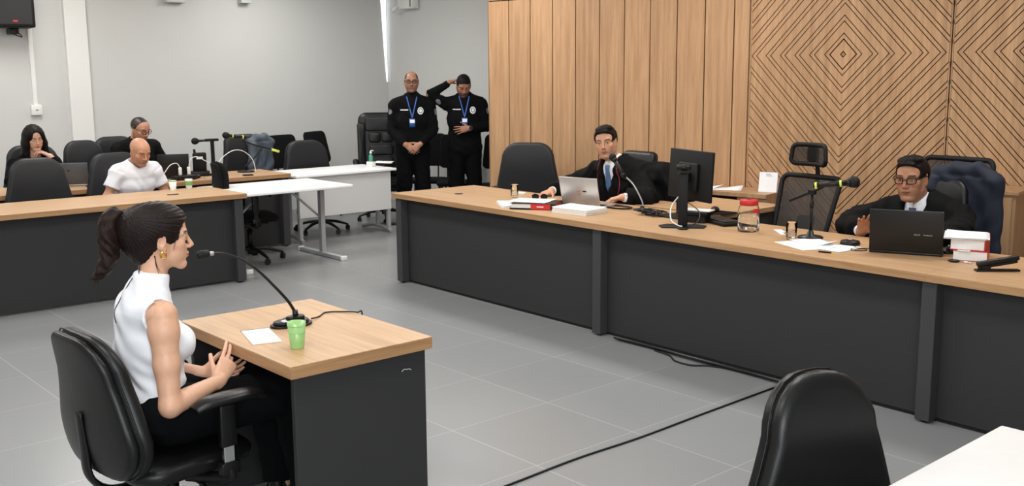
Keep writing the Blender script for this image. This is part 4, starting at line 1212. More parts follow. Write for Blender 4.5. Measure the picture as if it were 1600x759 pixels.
aa = [dict(sh=(.23, .05, 1.0), el=(.33, .14, .78), wr=(.16, .34, .77), side=-1, R=frame_from((-.3, .93, -.1), (0, 0, 1)), kw=dict(curl=(25, 25, 15))),
      dict(sh=(-.23, .05, 1.0), el=(-.33, .14, .78), wr=(-.16, .34, .77), side=1, R=frame_from((.3, .93, -.1), (0, 0, 1)), kw=dict(curl=(25, 25, 15)))]
Bm, fm = sitter('man in black gown and glasses behind the bald man, looking down', (-10.18, 3.86, 0), -70, 1.03, (0, .14, 1.195), rot('z', 0) @ rot('x', -22), (190, 140, 112), (150, 92, 84), ROBE, 'gown', aa, 1,
       dict(_shw=.22, stub=((70, 56, 50), .4), open_eye=.0019, scalp=((14, 11, 10), .97), hairline=lambda x, y: .090-.085*np.clip((.045-y)/.035, 0, 1)-.05*np.clip((-.04-y)/.03, 0, 1)), None, True, lean=.16, hz=.58, ht=1.07, girth=1.22)
b = MB(); nb = Bm.g((0, .085, 1.07))
b.lathe([(.068, -.02), (.066, 0), (.060, .022), (.057, .022)], WCLOTH, nb, 20); b.build('shirt_collar', Bm.root)
aa = [dict(sh=(.17, .02, .92), el=(.25, .20, .77), wr=(.12, .40, .77), side=-1, R=frame_from((-.5, .83, -.1), (0, 0, 1)), kw=dict(curl=(25, 25, 15))),
      dict(sh=(-.17, .02, .92), el=(-.20, .22, .79), wr=(-.105, .170, .985), side=1, R=frame_from((.75, -.20, .55), (-.25, .2, .9)), kw=dict(curl=(30, 55, 35), thumb=(10, 10)))]
Bw, fw_ = sitter('woman with long straight black hair resting her chin on her hand', (-10.10, 2.90, 0), -93, .95, (.0, .09, 1.155), rot('z', 4) @ rot('x', -16) @ rot('y', 4), (206, 162, 138), (164, 78, 76), CLOTHK, 'black_top', aa, 1,
       dict(_sex='f', open_eye=.0019), None, lean=.1, hz=.55, ht=.93, girth=.9)
S = SDF(np.array(fw_.o)-.2-np.array((0, 0, .14)), np.array(fw_.o)+.18, .0045); R = fw_.R; e = lambda c, r, k=.01, op='u': S.ell(fw_.p(np.array(c)*.95), np.array(r)*.95, R, k, op)
e((0, -.022, .040), (.090, .110, .092)); e((0, .02, .05), (.078, .080, .068), .02)
for s in (1, -1):
    S.path([fw_.p((s*.058, -.01, .03)), fw_.p((s*.078, -.01, -.05)), fw_.p((s*.085, .0, -.14)), fw_.p((s*.085, .02, -.22))], [(.036, .070), (.034, .066), (.034, .05), (.022, .035)], R[:, 0], .02, kin=.02)
S.path([fw_.p((0, -.06, .02)), fw_.p((0, -.08, -.22))], [(.085, .05), (.085, .035)], R[:, 0], .03)
e((0, .120, -.030), (.0585, .095, .100), .008, 's'); e((0, .105, .050), (.040, .055, .042), .012, 's'); e((0, .07, -.09), (.052, .065, .085), .008, 's')
S.ripple(lambda P: .0012*np.sin(200*fw_.inv(P)[:, 0]+40*fw_.inv(P)[:, 1])); make_obj('hair', [S.mesh()], HAIRB, Bw.root)
# ================================================================= CHAIRS
def star_base(t, r=.30, h=.10, m=None, n=5, ph=.3):
    m = m or PLASTIC
    b = MB(); b.cyl((0, 0, .07), (0, 0, .13), .034, m)
    for k in range(n):
        a = ph+2*PI*k/n; c, s = math.cos(a), math.sin(a)
        b.tube([(c*.02, s*.02, .12), (c*r*.5, s*r*.5, .108), (c*r*.85, s*r*.85, .078), (c*r, s*r, .062)], [.024, .021, .016, .014], m, n=8, flat=.8)
    base = b.build('star_base', t)
    for k in range(n):
        a = ph+2*PI*k/n; c, s = math.cos(a)*r, math.sin(a)*r
        b = MB(); M = Matrix.Translation((c, s, 0)) @ Matrix.Rotation(a+.9, 4, 'Z')
        b.cyl((-.004, -.018, .027), (-.004, -.006, .027), .027, m, M=M, n=18); b.cyl((-.004, .006, .027), (-.004, .018, .027), .027, m, M=M, n=18)
        b.cyl((-.004, 0, .03), (.0, 0, .068), .009, m, M=M, n=10); b.box(-.026, .020, -.006, .006, .03, .055, m, .004, M=M)
        b.build('caster', base)
    b = MB(); b.cyl((0, 0, .12), (0, 0, .30), .026, m); b.cyl((0, 0, .28), (0, 0, .40), .014, CHROME); b.build('gas_column', t)
def star_simple(*a, **k): star_base(*a, **k)
def armrests(t, m, x=.275, y0=-.12, y1=.14, yo=0, z=.655, tilt=0, metal=False):
    y0 += yo; y1 += yo; MY = Matrix.Translation((0, yo, 0))
    for s in (1, -1):
        b = MB()
        pts = [(s*x, y0, z-.015), (s*x, y0+.05, z), (s*(x+.004), (y0+y1)/2, z+.004), (s*x, y1-.03, z-.002), (s*(x-.004), y1, z-.022)]
        b.tube(pts, [.030, .044, .046, .042, .028], m, n=12, flat=.42); a_ = b.build('armrest', t)
        b = MB(); b.box(s*x-.014, s*x+.014, -.030, .030, z-.17, z-.018, PLASTIC, .006, seg=2, M=MY)
        b.box(s*x-.018, s*x+.018, -.036, .036, z-.27, z-.225, PLASTIC, .006, seg=2, M=MY); b.tube([(s*x, yo, z-.25), (s*x*.95, yo, z-.29), (s*.12, 0, z-.295)], .018, PLASTIC, n=8, flat=1.2); b.build('arm_post', a_)
        b = MB(); b.box(s*x-.009, s*x+.009, -.020, .020, z-.24, z-.15, CHROME if metal else PLASTIC, .003, M=MY); b.build('arm_sleeve', a_)
def task_chair(label, loc, rz, m=LEATHER, bw=.46, bt=.38, bh=.50, bz=.50, lean=.16, arms=True, seat_z=.46, bend=.35, group=None, rnd=.13, metal=False, by=-.215, name='office_chair', base=True, yo=0):
    t = thing(name, label, 'chair', (loc[0], loc[1], 0), math.radians(rz), group)
    cz = bz+bh/2; ln = lambda z: by-(z-bz)*lean-.03*math.cos((z-bz)/bh*PI*1.2)
    b = MB(); b.pad(rrect(bw, bh, rnd, cz=cz, wt=bt), .075, m, bend=bend, lean=ln, edge=.036, rings=6)
    bk = b.build('backrest', t)
    o2 = rrect(bw-.012, bh-.012, rnd-.006, cz=cz, wt=bt-.012)
    b = MB(); b.pad(o2, .046, m, bend=bend, lean=lambda z: ln(z)-.042, edge=.020, rings=4); b.build('back_shell', bk)
    b = MB(); ou = rrect(bw-.002, bh-.002, rnd-.001, cz=cz, wt=bt-.002)
    b.tube([(x, ln(z)+bend*x*x-.022, z) for x, z in ou], .0032, m, n=6, close=True, sub=1); b.build('piping', bk)
    b = MB()
    M = Matrix.Translation((0, 0, seat_z-.04)) @ Matrix.Rotation(-PI/2, 4, 'X')
    b.pad(rrect(.49, .47, .11, cz=0, wt=.46), .085, m, M=Matrix.Translation((0, .01, seat_z-.04)) @ Matrix(((1, 0, 0, 0), (0, 0, 1, 0), (0, 1, 0, 0), (0, 0, 0, 1))), edge=.04, rings=5, lean=lambda z: -.14*max(0, z-.12)**1.3)
    b.build('seat', t)
    b = MB(); b.box(-.16, .16, -.15, .15, seat_z-.10, seat_z-.075, PLASTIC, .01, seg=2); b.box(-.06, .06, -.08, .10, seat_z-.14, seat_z-.095, PLASTIC, .01, seg=2)
    b.tube([(.08, .02, seat_z-.12), (.2, .02, seat_z-.12), (.26, .02, seat_z-.125)], .006, PLASTIC, n=6); b.build('seat_mechanism', t)
    b = MB(); b.tube([(0, -.05, seat_z-.12), (0, -.2, seat_z-.125), (0, -.285, seat_z-.06), (0, -.30, bz+.10), (0, ln(bz+.22)-.07, bz+.22)], [.034, .034, .034, .030, .022], PLASTIC, n=8, flat=.35); b.build('back_bracket', t)
    if arms: armrests(t, m, z=seat_z+.195, metal=metal, yo=yo)
    if base: star_base(t, ph=.3)
    return t
def side_chair(label, loc, rz, group=None, top=.92, w=.46):
    t = thing('stackable_chair', label, 'chair', (loc[0], loc[1], 0), math.radians(rz), group)
    b = MB(); b.pad(rrect(w-.02, .40, .06, cz=top-.2, wt=w-.06), .05, FABRICB, bend=.3, lean=lambda z: -.20-(z-.5)*.2, edge=.022, rings=4); b.build('backrest', t)
    b = MB(); b.pad(rrect(.46, .43, .07, cz=0, wt=.46), .06, FABRICB, M=Matrix.Translation((0, .02, .43)) @ Matrix(((1, 0, 0, 0), (0, 0, 1, 0), (0, 1, 0, 0), (0, 0, 0, 1))), edge=.03, rings=4); b.build('seat', t)
    for s in (1, -1):
        b = MB(); b.tube([(s*.21, .22, .008), (s*.20, .20, .40), (s*.19, .05, .405), (s*.19, -.17, .40), (s*.21, -.26, .008)], .011, PLASTIC, n=8, sub=4); b.build('side_frame', t)
        b = MB(); b.tube([(s*.10, -.12, .40), (s*.10, -.205, .43), (s*.10, -.235, .60)], .009, PLASTIC, n=8, flat=1.5); b.build('back_support', t)
    return t
def mesh_mat():
    m, nt, b = nodes('chair_mesh'); co = coord(nt); sp = nt.nodes.new('ShaderNodeSeparateXYZ'); nt.links.new(co, sp.inputs[0])
    def ln(o_): return math_n(nt, 'GREATER_THAN', math_n(nt, 'FRACT', math_n(nt, 'MULTIPLY', sp.outputs[o_], 260)), .42)
    a = math_n(nt, 'MAXIMUM', ln(0), ln(2)); nt.links.new(a, b.inputs['Alpha']); b.inputs['Base Color'].default_value = (.010, .010, .011, 1); b.inputs['Roughness'].default_value = .6
    return m
MESHM = mesh_mat()
def mesh_chair(label, loc, rz, head=True, w=.47, top=.97, bz=.52, lean=.16):
    t = thing('mesh_chair', label, 'chair', (loc[0], loc[1], 0), math.radians(rz))
    h = top-bz; ln = lambda z: -.22-(z-bz)*lean
    ou = rrect(w-.06, h, .05, cz=(top+bz)/2, wt=w)
    b = MB(); b.tube([(x, ln(z)+.3*x*x, z) for x, z in ou], .017, PLASTICM, n=8, close=True, sub=2, flat=1.1); fr = b.build('back_frame', t)
    b = MB(); b.grid(lambda u, v: Vector((((u-.5)*(w-.075+.05*v)), ln(bz+.01+v*(h-.02))+.3*(((u-.5)*(w-.06))**2), bz+.01+v*(h-.02))), 12, 12, MESHM); b.build('mesh_panel', t)
    b = MB(); b.pad(rrect(.15, .13, .03, cz=bz+.13), .03, PLASTICM, lean=lambda z: ln(z)-.03, edge=.012, rings=3); b.build('lumbar_support', t)
    if head:
        b = MB(); b.tube([(0, ln(top)-.03, top-.10), (0, ln(top)-.045, top+.02), (0, ln(top)-.02, top+.13)], [.022, .022, .018], PLASTICM, n=8, flat=.5); b.build('headrest_post', t)
        hz = top+.155; b = MB(); oh = rrect(.30, .135, .035, cz=hz, wt=.285)
        b.tube([(x, ln(top)+.02-1.6*0*x*x+2.0*x*x, z) for x, z in oh], .016, PLASTICM, n=8, close=True, sub=2); b.pad(rrect(.10, .12, .03, cz=hz, cx=0), .02, PLASTICM, lean=lambda z: ln(top)+.015, edge=.01, rings=3); hr = b.build('headrest', t)
        b = MB(); b.grid(lambda u, v: Vector(((u-.5)*.27, ln(top)+.02+2.0*((u-.5)*.27)**2, hz-.055+.11*v)), 10, 5, MESHM); b.build('headrest_mesh', hr)
    b = MB(); b.pad(rrect(.49, .47, .11, cz=0, wt=.46), .075, FABRICB, M=Matrix.Translation((0, .01, .43)) @ Matrix(((1, 0, 0, 0), (0, 0, 1, 0), (0, 1, 0, 0), (0, 0, 0, 1))), edge=.035, rings=4); b.build('seat', t)
    b = MB(); b.box(-.14, .14, -.14, .14, .36, .39, PLASTIC, .01); b.tube([(0, -.05, .37), (0, -.24, .38), (0, ln(bz)-.03, bz+.1)], .028, PLASTIC, n=8, flat=.5); b.build('seat_mechanism', t)
    armrests(t, PLASTICM, z=.64); star_base(t)
    return t
task_chair('black leather office chair the seated witness sits on, chrome arm sleeve', (-3.41, 1.355), 4, LEATHER, yo=.08, bw=.57, bt=.42, bh=.50, bz=.385, lean=.26, seat_z=.43, bend=.42, metal=True, by=-.185, rnd=.15)
task_chair('large black leather chair in the bottom right foreground by the white table', (-1.12, 2.19), -105, LEATHER, bw=.51, bt=.34, bh=.56, bz=.385, lean=.14, bend=.45, rnd=.15)
V2 = LEATHER2
task_chair('empty dark grey chair at the far left end of the side bench', (-8.78, 2.61), -90, V2, bw=.56, bt=.44, bh=.54, bz=.50, rnd=.14)
task_chair('dark grey chair behind the bald man in the white t-shirt', (-8.84, 3.30), -88, V2, bw=.56, bt=.46, bh=.54, bz=.505, rnd=.14)
task_chair('dark grey chair behind the woman with long black hair', (-10.10, 2.96), -90, V2, bw=.56, bt=.46, bh=.54, bz=.53, rnd=.14)
task_chair('empty dark grey chair between the long-haired woman and the man in black gown', (-10.12, 3.46), -88, V2, bw=.46, bt=.38, bh=.56, bz=.53, rnd=.13, arms=False)
task_chair('dark grey chair behind the gowned man who wears glasses', (-10.20, 3.84), -80, V2, bw=.56, bt=.46, bh=.56, bz=.55, rnd=.14)
task_chair('black chair with a grey jacket over its back, behind the second-row desk', (-10.12, 5.18), -86, V2, bw=.52, bt=.44, bh=.54, bz=.535, rnd=.10)
task_chair('small black chair standing sideways between the side bench and the second-row desk', (-8.62, 4.32), -14, FABRICB, bw=.42, bt=.34, bh=.42, bz=.52, rnd=.09)
task_chair('black chair with rounded back behind the white desk', (-9.72, 5.74), -84, V2, bw=.62, bt=.54, bh=.54, bz=.46, rnd=.17, arms=False)
side_chair('black fabric chair by the grey wall, left one of two behind the white desk', (-10.86, 6.11), -76, top=1.0, w=.52)
side_chair('black fabric chair by the grey wall, seat turned right, behind the white desk', (-10.93, 6.66), -66, top=1.02, w=.50)
side_chair('black fabric chair behind the clasped-hands guard, mostly hidden by his legs', (-10.0, 7.42), -135, top=.985)
side_chair('black fabric chair seen in the gap between the two guards', (-9.52, 7.48), -128, top=.99, w=.42)
side_chair('black fabric chair next to the wood wall edge behind the bowed guard', (-8.86, 7.58), -140, top=1.01)
# executive chair
t = thing('executive_chair', 'tall black leather executive chair with stitched panels beside the guards', 'chair', (-10.02, 6.78, 0), math.radians(-120))
ln = lambda z: -.24-(z-.5)*.12
b = MB(); b.pad(rrect(.56, .78, .10, cz=.875, wt=.54), .12, LEATHER, bend=.25, lean=ln, edge=.055, rings=6); bk = b.build('backrest', t)
for (cx_, cz_, ww, hh) in ((0, 1.13, .38, .17), (-.075, .97, .145, .13), (.075, .97, .145, .13), (0, .82, .29, .13), (0, .64, .29, .20), (-.235, .86, .10, .58), (.235, .86, .10, .58)):
    b = MB(); b.pad(rrect(ww, hh, .035, cx=cx_, cz=cz_), .05, LEATHER, bend=.25, lean=lambda z: ln(z)+.052, edge=.024, rings=4); b.build('cushion_panel', bk)
b = MB(); b.pad(rrect(.54, .52, .10, cz=0, wt=.52), .12, LEATHER, M=Matrix.Translation((0, .02, .45)) @ Matrix(((1, 0, 0, 0), (0, 0, 1, 0), (0, 1, 0, 0), (0, 0, 0, 1))), edge=.05, rings=5); b.build('seat', t)
b = MB(); b.box(-.15, .15, -.15, .15, .35, .40, PLASTIC, .01); b.tube([(0, -.1, .38), (0, -.28, .40), (0, -.35, .55)], .03, PLASTIC, n=8); b.build('seat_mechanism', t)
for s in (1, -1):
    b = MB(); b.tube([(s*.24, .12, .40), (s*.31, .14, .50), (s*.32, .12, .66), (s*.32, -.02, .70), (s*.32, -.18, .68), (s*.28, -.24, .60)], [.018, .018, .024, .034, .03, .018], LEATHER, n=10); b.build('armrest', t)
star_base(t, .32)
# judges' chairs
task_chair('empty black padded chair at the left end of the judges bench', (-6.96, 6.28), -140, V2, bw=.60, bt=.50, bh=.56, bz=.505, rnd=.15, bend=.3, lean=.12)
task_chair('black leather chair carrying the young judge, its top showing past his shoulder', (-5.60, 6.06), 180, LEATHER, bw=.44, bt=.36, bh=.57, bz=.50, rnd=.05, arms=False)
mesh_chair('black mesh chair with headrest between the two judges', (-3.96, 5.90), 173, True, w=.50, top=.985, lean=.32)
task_chair('black leather chair carrying the older judge who wears glasses', (-3.02, 6.02), 176, LEATHER, bw=.44, bt=.38, bh=.55, bz=.50, rnd=.12)
mesh_chair('black-framed mesh chair by the patterned wall behind the navy jacket', (-3.19, 6.56), 176, False, w=.50, top=1.115)

# ================================================================= HANGING GARMENTS
def hung_jacket(label, cat, frame, w0, top, bot, m, th=.05, name='suit_jacket', drop_side=None):
    """frame: Fr at chair back, x right, y thickness"""
    pts = [frame.p((x, 0, z)) for x in (-w0/2, w0/2) for z in (bot, top)]
    lo, hi = bounds(pts, .14); S = SDF(lo, hi, .008); R = frame.R
    S.path([frame.p((-w0*.5, 0, top-.05)), frame.p((-w0*.2, 0, top)), frame.p((w0*.2, 0, top)), frame.p((w0*.5, 0, top-.04))], [th, th*.9, th*.9, th], (0, 1, 0), .03, kin=.02)
    n = 6
    for i in range(n):
        u = (i/(n-1)-.5)*w0*.98
        S.path([frame.p((u, 0, top-.05)), frame.p((u*1.04, -.02+.012*(-1)**i, (top+bot)/2)), frame.p((u*1.02, -.01, bot+.02*(i % 3)))], [(.075*w0/.5, th*.95), (.075*w0/.5, th*.8), (.07*w0/.5, th*.6)], R[:, 0], .02, cap=.4)
    S.path([frame.p((w0*.48, .02, top-.06)), frame.p((w0*.56, .03, top-.25)), frame.p((w0*.55, .02, bot+.03))], [(.045, .05), (.045, .05), (.04, .045)], R[:, 0], .015, cap=.4)
    S.ripple(lambda P: .005*np.sin(42*(P @ R[:, 0])+5*np.sin(9*P[:, 2]))+.003*np.sin(30*P[:, 2]+20*(P @ R[:, 0])))
    o = make_obj(name, [S.mesh()], m)
    return tag(o, label, cat)
hung_jacket('navy suit jacket hung over the back of the older judge chair', 'jacket', Fr((-2.86, 6.30, 0), rot('z', 176)), .38, 1.10, .58, NAVY, .050)
GJ = simple('grey_blue_jacket', (80, 90, 100), .7, var=.15, vscale=20, bmp=.2, bscale=250)
hung_jacket('shiny grey-blue jacket hung over the chair behind the boom microphone', 'jacket', Fr((-10.335, 5.36, 0), rot('z', -86)), .24, 1.03, .60, GJ, .050, name='jacket')

# ================================================================= TABLEWARE, PAPER, ELECTRONICS
def sheet(b, cx, cy, z, w, h, a, m=PAPER, t=.0006, curl=0):
    M = Matrix.Translation((cx, cy, z)) @ Matrix.Rotation(math.radians(a), 4, 'Z')
    b.box(-w/2, w/2, -h/2, h/2, 0, t, m, 0, M=M)
def paper(name, label, loc, w, h, a, n=1, z=.7502, cat='paper', parent=None, curl=.006):
    b = MB()
    def fn(u, v): return Vector(((u-.5)*w, (v-.5)*h, .0008+curl*max(0, u-.55)*max(0, v-.4)*3))
    b.grid(fn, 8, 8, PAPER); o = b.build(name, parent); md = o.modifiers.new('s', 'SOLIDIFY'); md.thickness = .0008
    if parent is None: tag(o, label, cat, loc=(loc[0], loc[1], z), rz=math.radians(a))
    else: o.location = (loc[0], loc[1], z); o.rotation_euler = (0, 0, math.radians(a))
    return o
def paper_stack(name, label, loc, w, h, th, a, z=.75, cat='paper stack', rag=.006, top_off=(0, 0, 0)):
    t = thing(name, label, cat, (loc[0], loc[1], z), math.radians(a)); b = MB(); n = max(3, int(th/.006)); zz = 0
    for i in range(n):
        dx, dy = random.uniform(-rag, rag), random.uniform(-rag, rag); b.box(-w/2+dx, w/2+dx, -h/2+dy, h/2+dy, zz, zz+th/n-.0004, PAPERE, .0004); zz += th/n
    b.build('page_block', t); b = MB(); b.grid(lambda u, v: Vector(((u-.5)*w+top_off[0], (v-.5)*h+top_off[1], th+.001+.012*max(0, .5-u)*max(0, v-.3))), 8, 8, PAPER)
    s_ = b.build('top_sheet', t); s_.rotation_euler = (0, 0, top_off[2]); md = s_.modifiers.new('s', 'SOLIDIFY'); md.thickness = .0008
    return t
def tumbler(label, loc, r=.032, h=.095, z=.75, water=.45, name='drinking_glass', cat='glass', mg=None, mw=None, taper=.86, facets=0):
    t = thing(name, label, cat, (loc[0], loc[1], z))
    mg = mg or GLASS; b = MB(); w_ = .0022
    b.lathe([(0, 0.0005), (r*taper*.96, .0005), (r*taper, .004), (r, h), (r-w_, h), (r*taper-w_, .010), (0, .008)], mg, n=32); b.build('glass_body', t)
    if water:
        rl = r*taper-w_+(r-r*taper)*water-.0006
        b = MB(); b.lathe([(0, .0092), (r*taper-w_-.0008, .0112), (rl, h*water), (0, h*water)], mw or WATER, n=32); b.build('water', t)
    return t
def handheld_mic(t, head, direction, L=.17, band=None, r=.0125, ball=.024):
    d = unit(direction); h = np.array(head, float)
    b = MB(); b.sph(h, ball, PLASTICM, n=20); b.cyl(h+d*ball*.55, h+d*(ball*.9+.012), ball*.9, PLASTIC, r2=r*1.35); m_ = b.build('foam_head', t)
    b = MB(); b.cyl(h+d*.03, h+d*(.03+L), r*1.3, PLASTIC, r2=r); b.build('mic_body', t)
    if band:
        for q in band: b = MB(); b.cyl(h+d*q, h+d*(q+.012), r*1.42, YELLOW); b.build('yellow_band', t)
    return t
# --- witness desk
t = thing('gooseneck_microphone', 'black gooseneck microphone on the witness desk curving to her mouth', 'microphone', (-3.455, 1.885, .75))
b = MB(); P8 = []
for k in range(24):
    a = 2*PI*k/24; P8.append((.055*math.copysign(abs(math.cos(a))**.8, math.cos(a))*(1.15 if math.sin(a) > 0 else .9), .085*math.sin(a)))
b.prism(P8, 0, .010, PLASTIC, bev=.003); b.prism([(x*.85, y*.85) for x, y in P8], .009, .022, PLASTIC, bev=.005); b.prism([(x*.45, y*.45+.02) for x, y in P8], .02, .036, PLASTIC, bev=.006); bs = b.build('base', t)
b = MB(); b.cyl((.018, -.035, .022), (.018, -.035, .0265), .016, CHROME); b.build('switch_button', bs)
b = MB(); b.cyl((.005, .02, .03), (.004, .018, .058), .011, PLASTIC); b.tube([(.004, .018, .05), (.0, -.01, .10), (-.01, -.07, .175), (-.015, -.115, .225), (-.016, -.165, .268), (-.016, -.215, .298), (-.014, -.27, .3165), (-.012, -.30, .3195)], [.0062, .0060, .0056, .0052, .0040, .0038, .0036, .0036], PLASTIC, n=10); b.build('gooseneck', t)
b = MB(); b.cyl((-.012, -.297, .3195), (-.012, -.318, .3200), .0085, STEEL); b.build('chrome_collar', t)
b = MB(); b.lathe([(0, 0), (.010, .001), (.0145, .006), (.0155, .016), (.0155, .034), (.0135, .044), (.008, .049), (0, .050)], PLASTICM, n=20, M=Matrix.Translation((-.012, -.312, .3200)) @ Matrix.Rotation(PI/2, 4, 'X')); b.build('foam_windscreen', t)
b = MB(); b.tube([(-3.47, 1.985, .757), (-3.49, 2.03, .754), (-3.535, 2.09, .754), (-3.50, 2.145, .754), (-3.44, 2.18, .756), (-3.425, 2.195, .74), (-3.425, 2.20, .5), (-3.40, 2.21, .12), (-3.2, 2.25, .006), (-3.0, 2.3, .006)], .0030, PLASTIC, n=6)
tag(b.build('microphone_cable'), 'thin black cable running from the witness microphone over the desk edge', 'cable')
t = tumbler('translucent green plastic cup on the witness desk', (-3.14, 1.735), .0335, .096, .75, .55, 'plastic_cup', 'cup', GREENC, GREENW, .72)
b = MB()
for z_ in (.030, .060, .085): b.tube([(math.cos(a)*(.0246+.0095*z_/.096), math.sin(a)*(.0246+.0095*z_/.096), z_) for a in np.linspace(0, 2*PI, 17)[:-1]], .0011, GREENC, n=6, close=True, sub=1)
b.build('moulded_rib', t)
t = thing('notepad', 'small white notepad lying on the witness desk', 'notepad', (-3.371, 1.713, .75), math.radians(-15.6))
b = MB(); b.box(-.108, .108, -.052, .052, 0, .004, PAPERE, .001); b.build('pages', t); b = MB(); b.box(-.108, .108, -.052, .052, .0042, .0048, PAPER, 0); b.box(-.111, -.103, -.054, .054, .0002, .0052, INK, .0005); b.build('cover_sheet', t)
# --- young judge side
tumbler('clear glass half full of water left of the young judge', (-5.95, 5.26), .033, .10, water=.4)
b = MB(); b.box(-.045, .045, -.022, .022, 0, .018, WHITEP, .004, seg=2); o = b.build('eraser_box'); tag(o, 'small white box behind the glass by the empty padded chair', 'box', loc=(-6.06, 5.42, .75), rz=.3)
t = thing('sunglasses', 'folded black sunglasses beside the young judge hand', 'sunglasses', (-5.70, 5.30, .75), math.radians(38))
for s in (1, -1):
    b = MB(); b.tube([(s*.034+.026*math.cos(a), 0, .022+.020*math.sin(a)) for a in np.linspace(0, 2*PI, 13)[:-1]], .0028, PLASTIC, n=6, close=True, sub=2); b.build('rim', t)
    b = MB(); b.grid(lambda u, v, s=s: Vector((s*.034+.024*math.cos(u*2*PI)*v, 0, .022+.018*math.sin(u*2*PI)*v)), 16, 3, SCREEN, close_u=True); b.build('lens', t)
    b = MB(); b.tube([(s*.062, .002, .030), (s*.062, .05, .028), (s*.055, .10, .012)], .0026, PLASTIC, n=6); b.build('temple_arm', t)
paper_stack('document_folder', 'thin white file with a red corner at the left of the bench papers', (-5.58, 4.93), .22, .30, .014, 58, cat='file')
b = MB(); b.box(-.03, .03, -.02, .02, 0, .001, RED, 0); o = b.build('red_tab'); tag(o, 'small red card lying on the white file left of the binder', 'card', loc=(-5.66, 5.02, .7665), rz=.9)
t = thing('ring_binder', 'black binder with a red spine label under loose sheets', 'binder', (-5.36, 4.95, .75), math.radians(33))
b = MB(); b.box(-.165, .165, -.125, .125, 0, .003, PLASTIC, .001); b.box(-.165, .165, -.125, .125, .042, .045, PLASTIC, .001); b.box(.162, .167, -.125, .125, 0, .045, PLASTIC, .001); b.box(-.165, .165, -.127, -.1235, 0, .012, PLASTIC, 0); b.build('cover', t)
b = MB(); b.box(-.155, .155, -.118, .118, .004, .040, PAPERE, .001); b.build('pages', t)
b = MB(); b.box(-.01, .135, -.1290, -.1235, .004, .042, RED, .0005); b.box(.1672, .1682, -.085, .085, .005, .040, RED, .0003); l_ = b.build('red_label', t)
b = MB(); b.box(.135, .168, -.1285, -.1235, .0, .045, PLASTIC, .001); b.build('spine_clasp', t)
b = MB(); b.box(.035, .085, -.1294, -.1289, .020, .026, PAPER, 0); b.build('label_text_strip', l_)
paper('loose_sheet', 'white loose sheet spread on top of the black binder', (-5.42, 4.96), .30, .23, 24, z=.7965)
paper_stack('paper_stack', 'thick stack of white pages in front of the silver laptop', (-4.955, 4.985), .31, .225, .038, 5, rag=.004, top_off=(-.015, .012, .04))
def laptop(label, hinge_c, rz, w, d, H, open_deg, m_lid, m_base, logo=None, name='laptop'):
    """hinge centre on the table; +y is where the user sits"""
    t = thing(name, label, 'laptop', (hinge_c[0], hinge_c[1], hinge_c[2]), math.radians(rz))
    b = MB(); b.box(-w/2, w/2, 0, d, .002, .016, m_base, .004, seg=2); ba = b.build('keyboard_base', t)
    b = MB()
    for r in range(5):
        for c in range(13): b.box(-w*.45+c*w*.9/13, -w*.45+(c+.86)*w*.9/13, .03+r*.021, .03+r*.021+.018, .016, .0175, PLASTIC, 0)
    b.build('keys', ba)
    b = MB(); b.box(-w*.16, w*.16, d*.64, d*.94, .0158, .0164, STEEL, 0); b.build('touchpad', ba)
    M = Matrix.Translation((0, .002, .016)) @ Matrix.Rotation(math.radians(open_deg), 4, 'X')
    b = MB(); b.box(-w/2, w/2, -.004, .004, .0, H, m_lid, .003, M=M, seg=2); li = b.build('screen_lid', t)
    b = MB(); b.box(-w/2+.008, w/2-.008, .0042, .0046, .012, H-.008, SCREEN, 0, M=M); b.build('display', li)
    return t, li, M
lt, li, M = laptop('silver laptop open in front of the young judge, lid toward camera', (-5.125, 5.175, .75), 12, .325, .225, .215, 14, SILVER, SILVER)
GOLDL = simple('copper_mark', (176, 120, 84), .4, .5)
b = MB(); b.tube([(.017*math.cos(a), -.0046, .1+.017*math.sin(a)) for a in np.linspace(.5, 5.6, 9)], .0022, GOLDL, n=6, M=M @ Matrix.Translation((-.0, 0, 0)))
b.tube([(-.004+.011*math.cos(a), -.0046, .104+.011*math.sin(a)) for a in np.linspace(-1.8, 1.3, 6)], .0018, GOLDL, n=6, M=M); b.build('lid_emblem', li)
b = MB(); b.box(.030, .062, -.0052, -.0042, .108, .119, PLASTIC, .0005, M=M); b.build('black_sticker', li)
# boom microphone in front of the young judge
t = thing('boom_microphone', 'black microphone on a slim chrome arm in front of the young judge', 'microphone', (-4.74, 5.40, .75))
hm_ = np.array((-4.955+4.74, 5.32-5.40, 1.118-.75))
handheld_mic(t, hm_, (.075, .03, -.12), .15, None, .012, .027)
b = MB(); b.sph(hm_+np.array((.075, .03, -.125)), .018, PLASTIC); b.build('clip', t)
b = MB(); b.tube([hm_+np.array((.075, .03, -.125)), (-.07, -.02, .18), (0, 0, .06), (0, 0, .015)], .0055, STEEL, n=8); b.build('chrome_arm', t)
b = MB(); b.lathe([(0, 0), (.065, 0), (.065, .006), (.02, .014), (.008, .03), (0, .03)], PLASTIC, n=28); b.build('base', t)
b = MB()
for i in range(3): b.tube([(-4.93+.10*math.cos(a)*(1+.1*i), 5.36+.055*math.sin(a)*(1+.1*i), .7535+.003*i) for a in np.linspace(0, 2*PI, 13)[:-1]], .0032, PLASTIC, n=6, close=True, sub=3)
tag(b.build('cable_coil'), 'flat coil of black cable beside the young judge microphone', 'cable')
